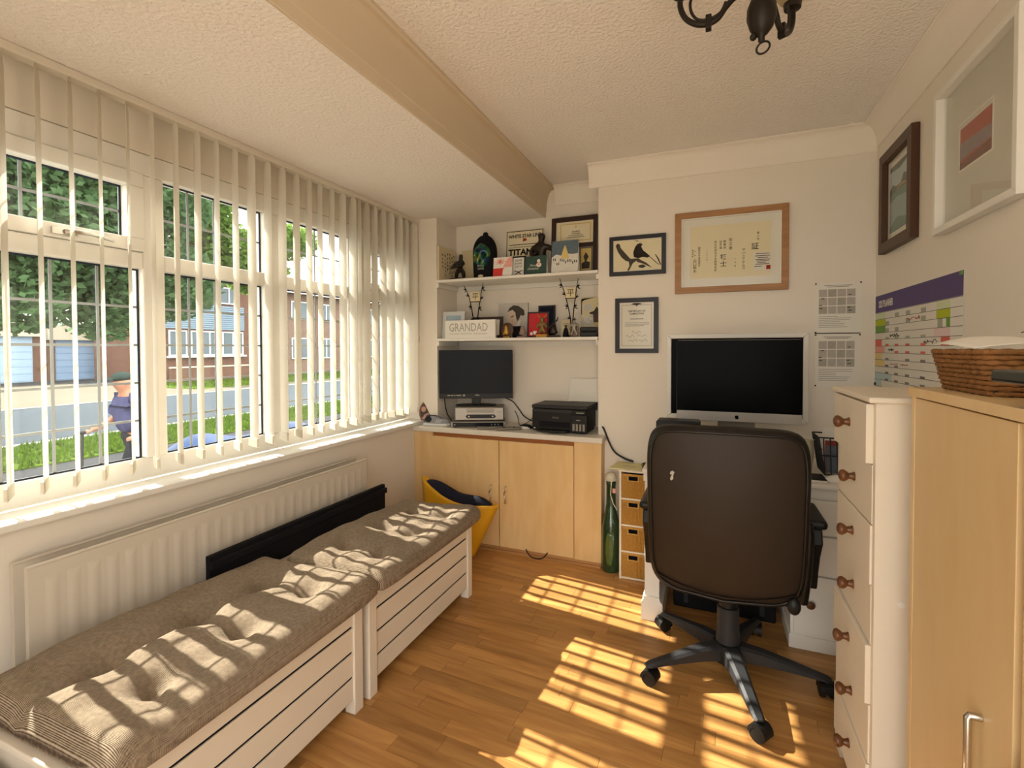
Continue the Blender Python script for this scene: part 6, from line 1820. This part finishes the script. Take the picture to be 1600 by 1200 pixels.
skin_fig('shirt', Js, [(0, 1), (1, 2), (2, 3), (3, 4), (4, 5), (3, 6), (6, 7)], 'shirt', t, loc=(fx, fy, G0))
Jt = [(0, .0, .86, (.15, .14)), (0, .01, .78, (.15, .14)), (.09, .02, .7, .115), (.1, -.12, .43, .09), (.1, -.03, .12, .075), (-.09, .04, .7, .115), (-.1, .12, .43, .09), (-.1, .3, .16, .075)]
skin_fig('trousers', Jt, [(0, 1), (1, 2), (2, 3), (3, 4), (1, 5), (5, 6), (6, 7)], 'trousers', t, loc=(fx, fy, G0))
hd = (fx, fy - .125, G0 + 1.42)
build('cap', MB().ball((hd[0], hd[1] + .01, hd[2] + .015), (.09, .1, .062), 16, 8).obox((hd[0], hd[1] - .11, hd[2] + .002), (1, 0, 0), (0, .96, .2), (0, -.2, .96), .07, .06, .006), 'cap_dark', t, smooth=60)
for s_ in (-1, 1):
    build('ear', MB().ball((hd[0] + s_ * .075, hd[1] + .01, hd[2] - .05), (.012, .02, .03), 8, 6), 'skin', t, smooth=60)
    build('eye', MB().ball((hd[0] + s_ * .03, hd[1] - .055, hd[2] - .045), (.01, .006, .007), 8, 6), 'ink', t)
    build('shoe', MB().ball((fx + s_ * .1, fy + (-.09 if s_ > 0 else .27), G0 + .04), (.045, .11, .04), 12, 8), 'ink', t, smooth=60)
build('nose', MB().ball((hd[0], hd[1] - .068, hd[2] - .065), (.012, .018, .02), 8, 6), 'skin', t, smooth=60)
build('mouth', MB().obox((hd[0], hd[1] - .05, hd[2] - .1), (1, 0, 0), (0, 0, 1), (0, 1, 0), .02, .004, .004), 'ink_red', t)
for s_, hp in ((1, (fx + .2, fy - .14, G0 + .76)), (-1, (fx - .19, fy - .35, G0 + .85))):
    for k in range(4):
        x = hp[0] + (k - 1.5) * .018
        build('finger', MB().tube([(x, hp[1], hp[2]), (x, hp[1] - .03, hp[2] - .012), (x, hp[1] - .028, hp[2] - .04 + .004 * k)], [.011, .01, .008], 6), 'skin', t, smooth=60)
    build('thumb', MB().tube([(hp[0] - s_ * .028, hp[1] + .02, hp[2]), (hp[0] - s_ * .04, hp[1] - .01, hp[2] - .012), (hp[0] - s_ * .03, hp[1] - .03, hp[2] - .022)], [.012, .011, .009], 6), 'skin', t, smooth=60)
st = thing('walking_stick', 'dark walking stick in the hand of the person outside', 'stick', (fx - .19, fy - .4, G0))
build('shaft', MB().tube([(fx - .19, fy - .43, G0), (fx - .19, fy - .41, G0 + .82)], .014, 8), 'trolley', st, smooth=60)
build('grip', MB().tube([(fx - .19, fy - .47, G0 + .832), (fx - .19, fy - .37, G0 + .832)], .018, 8), 'trolley', st, smooth=60)

flush_texts()
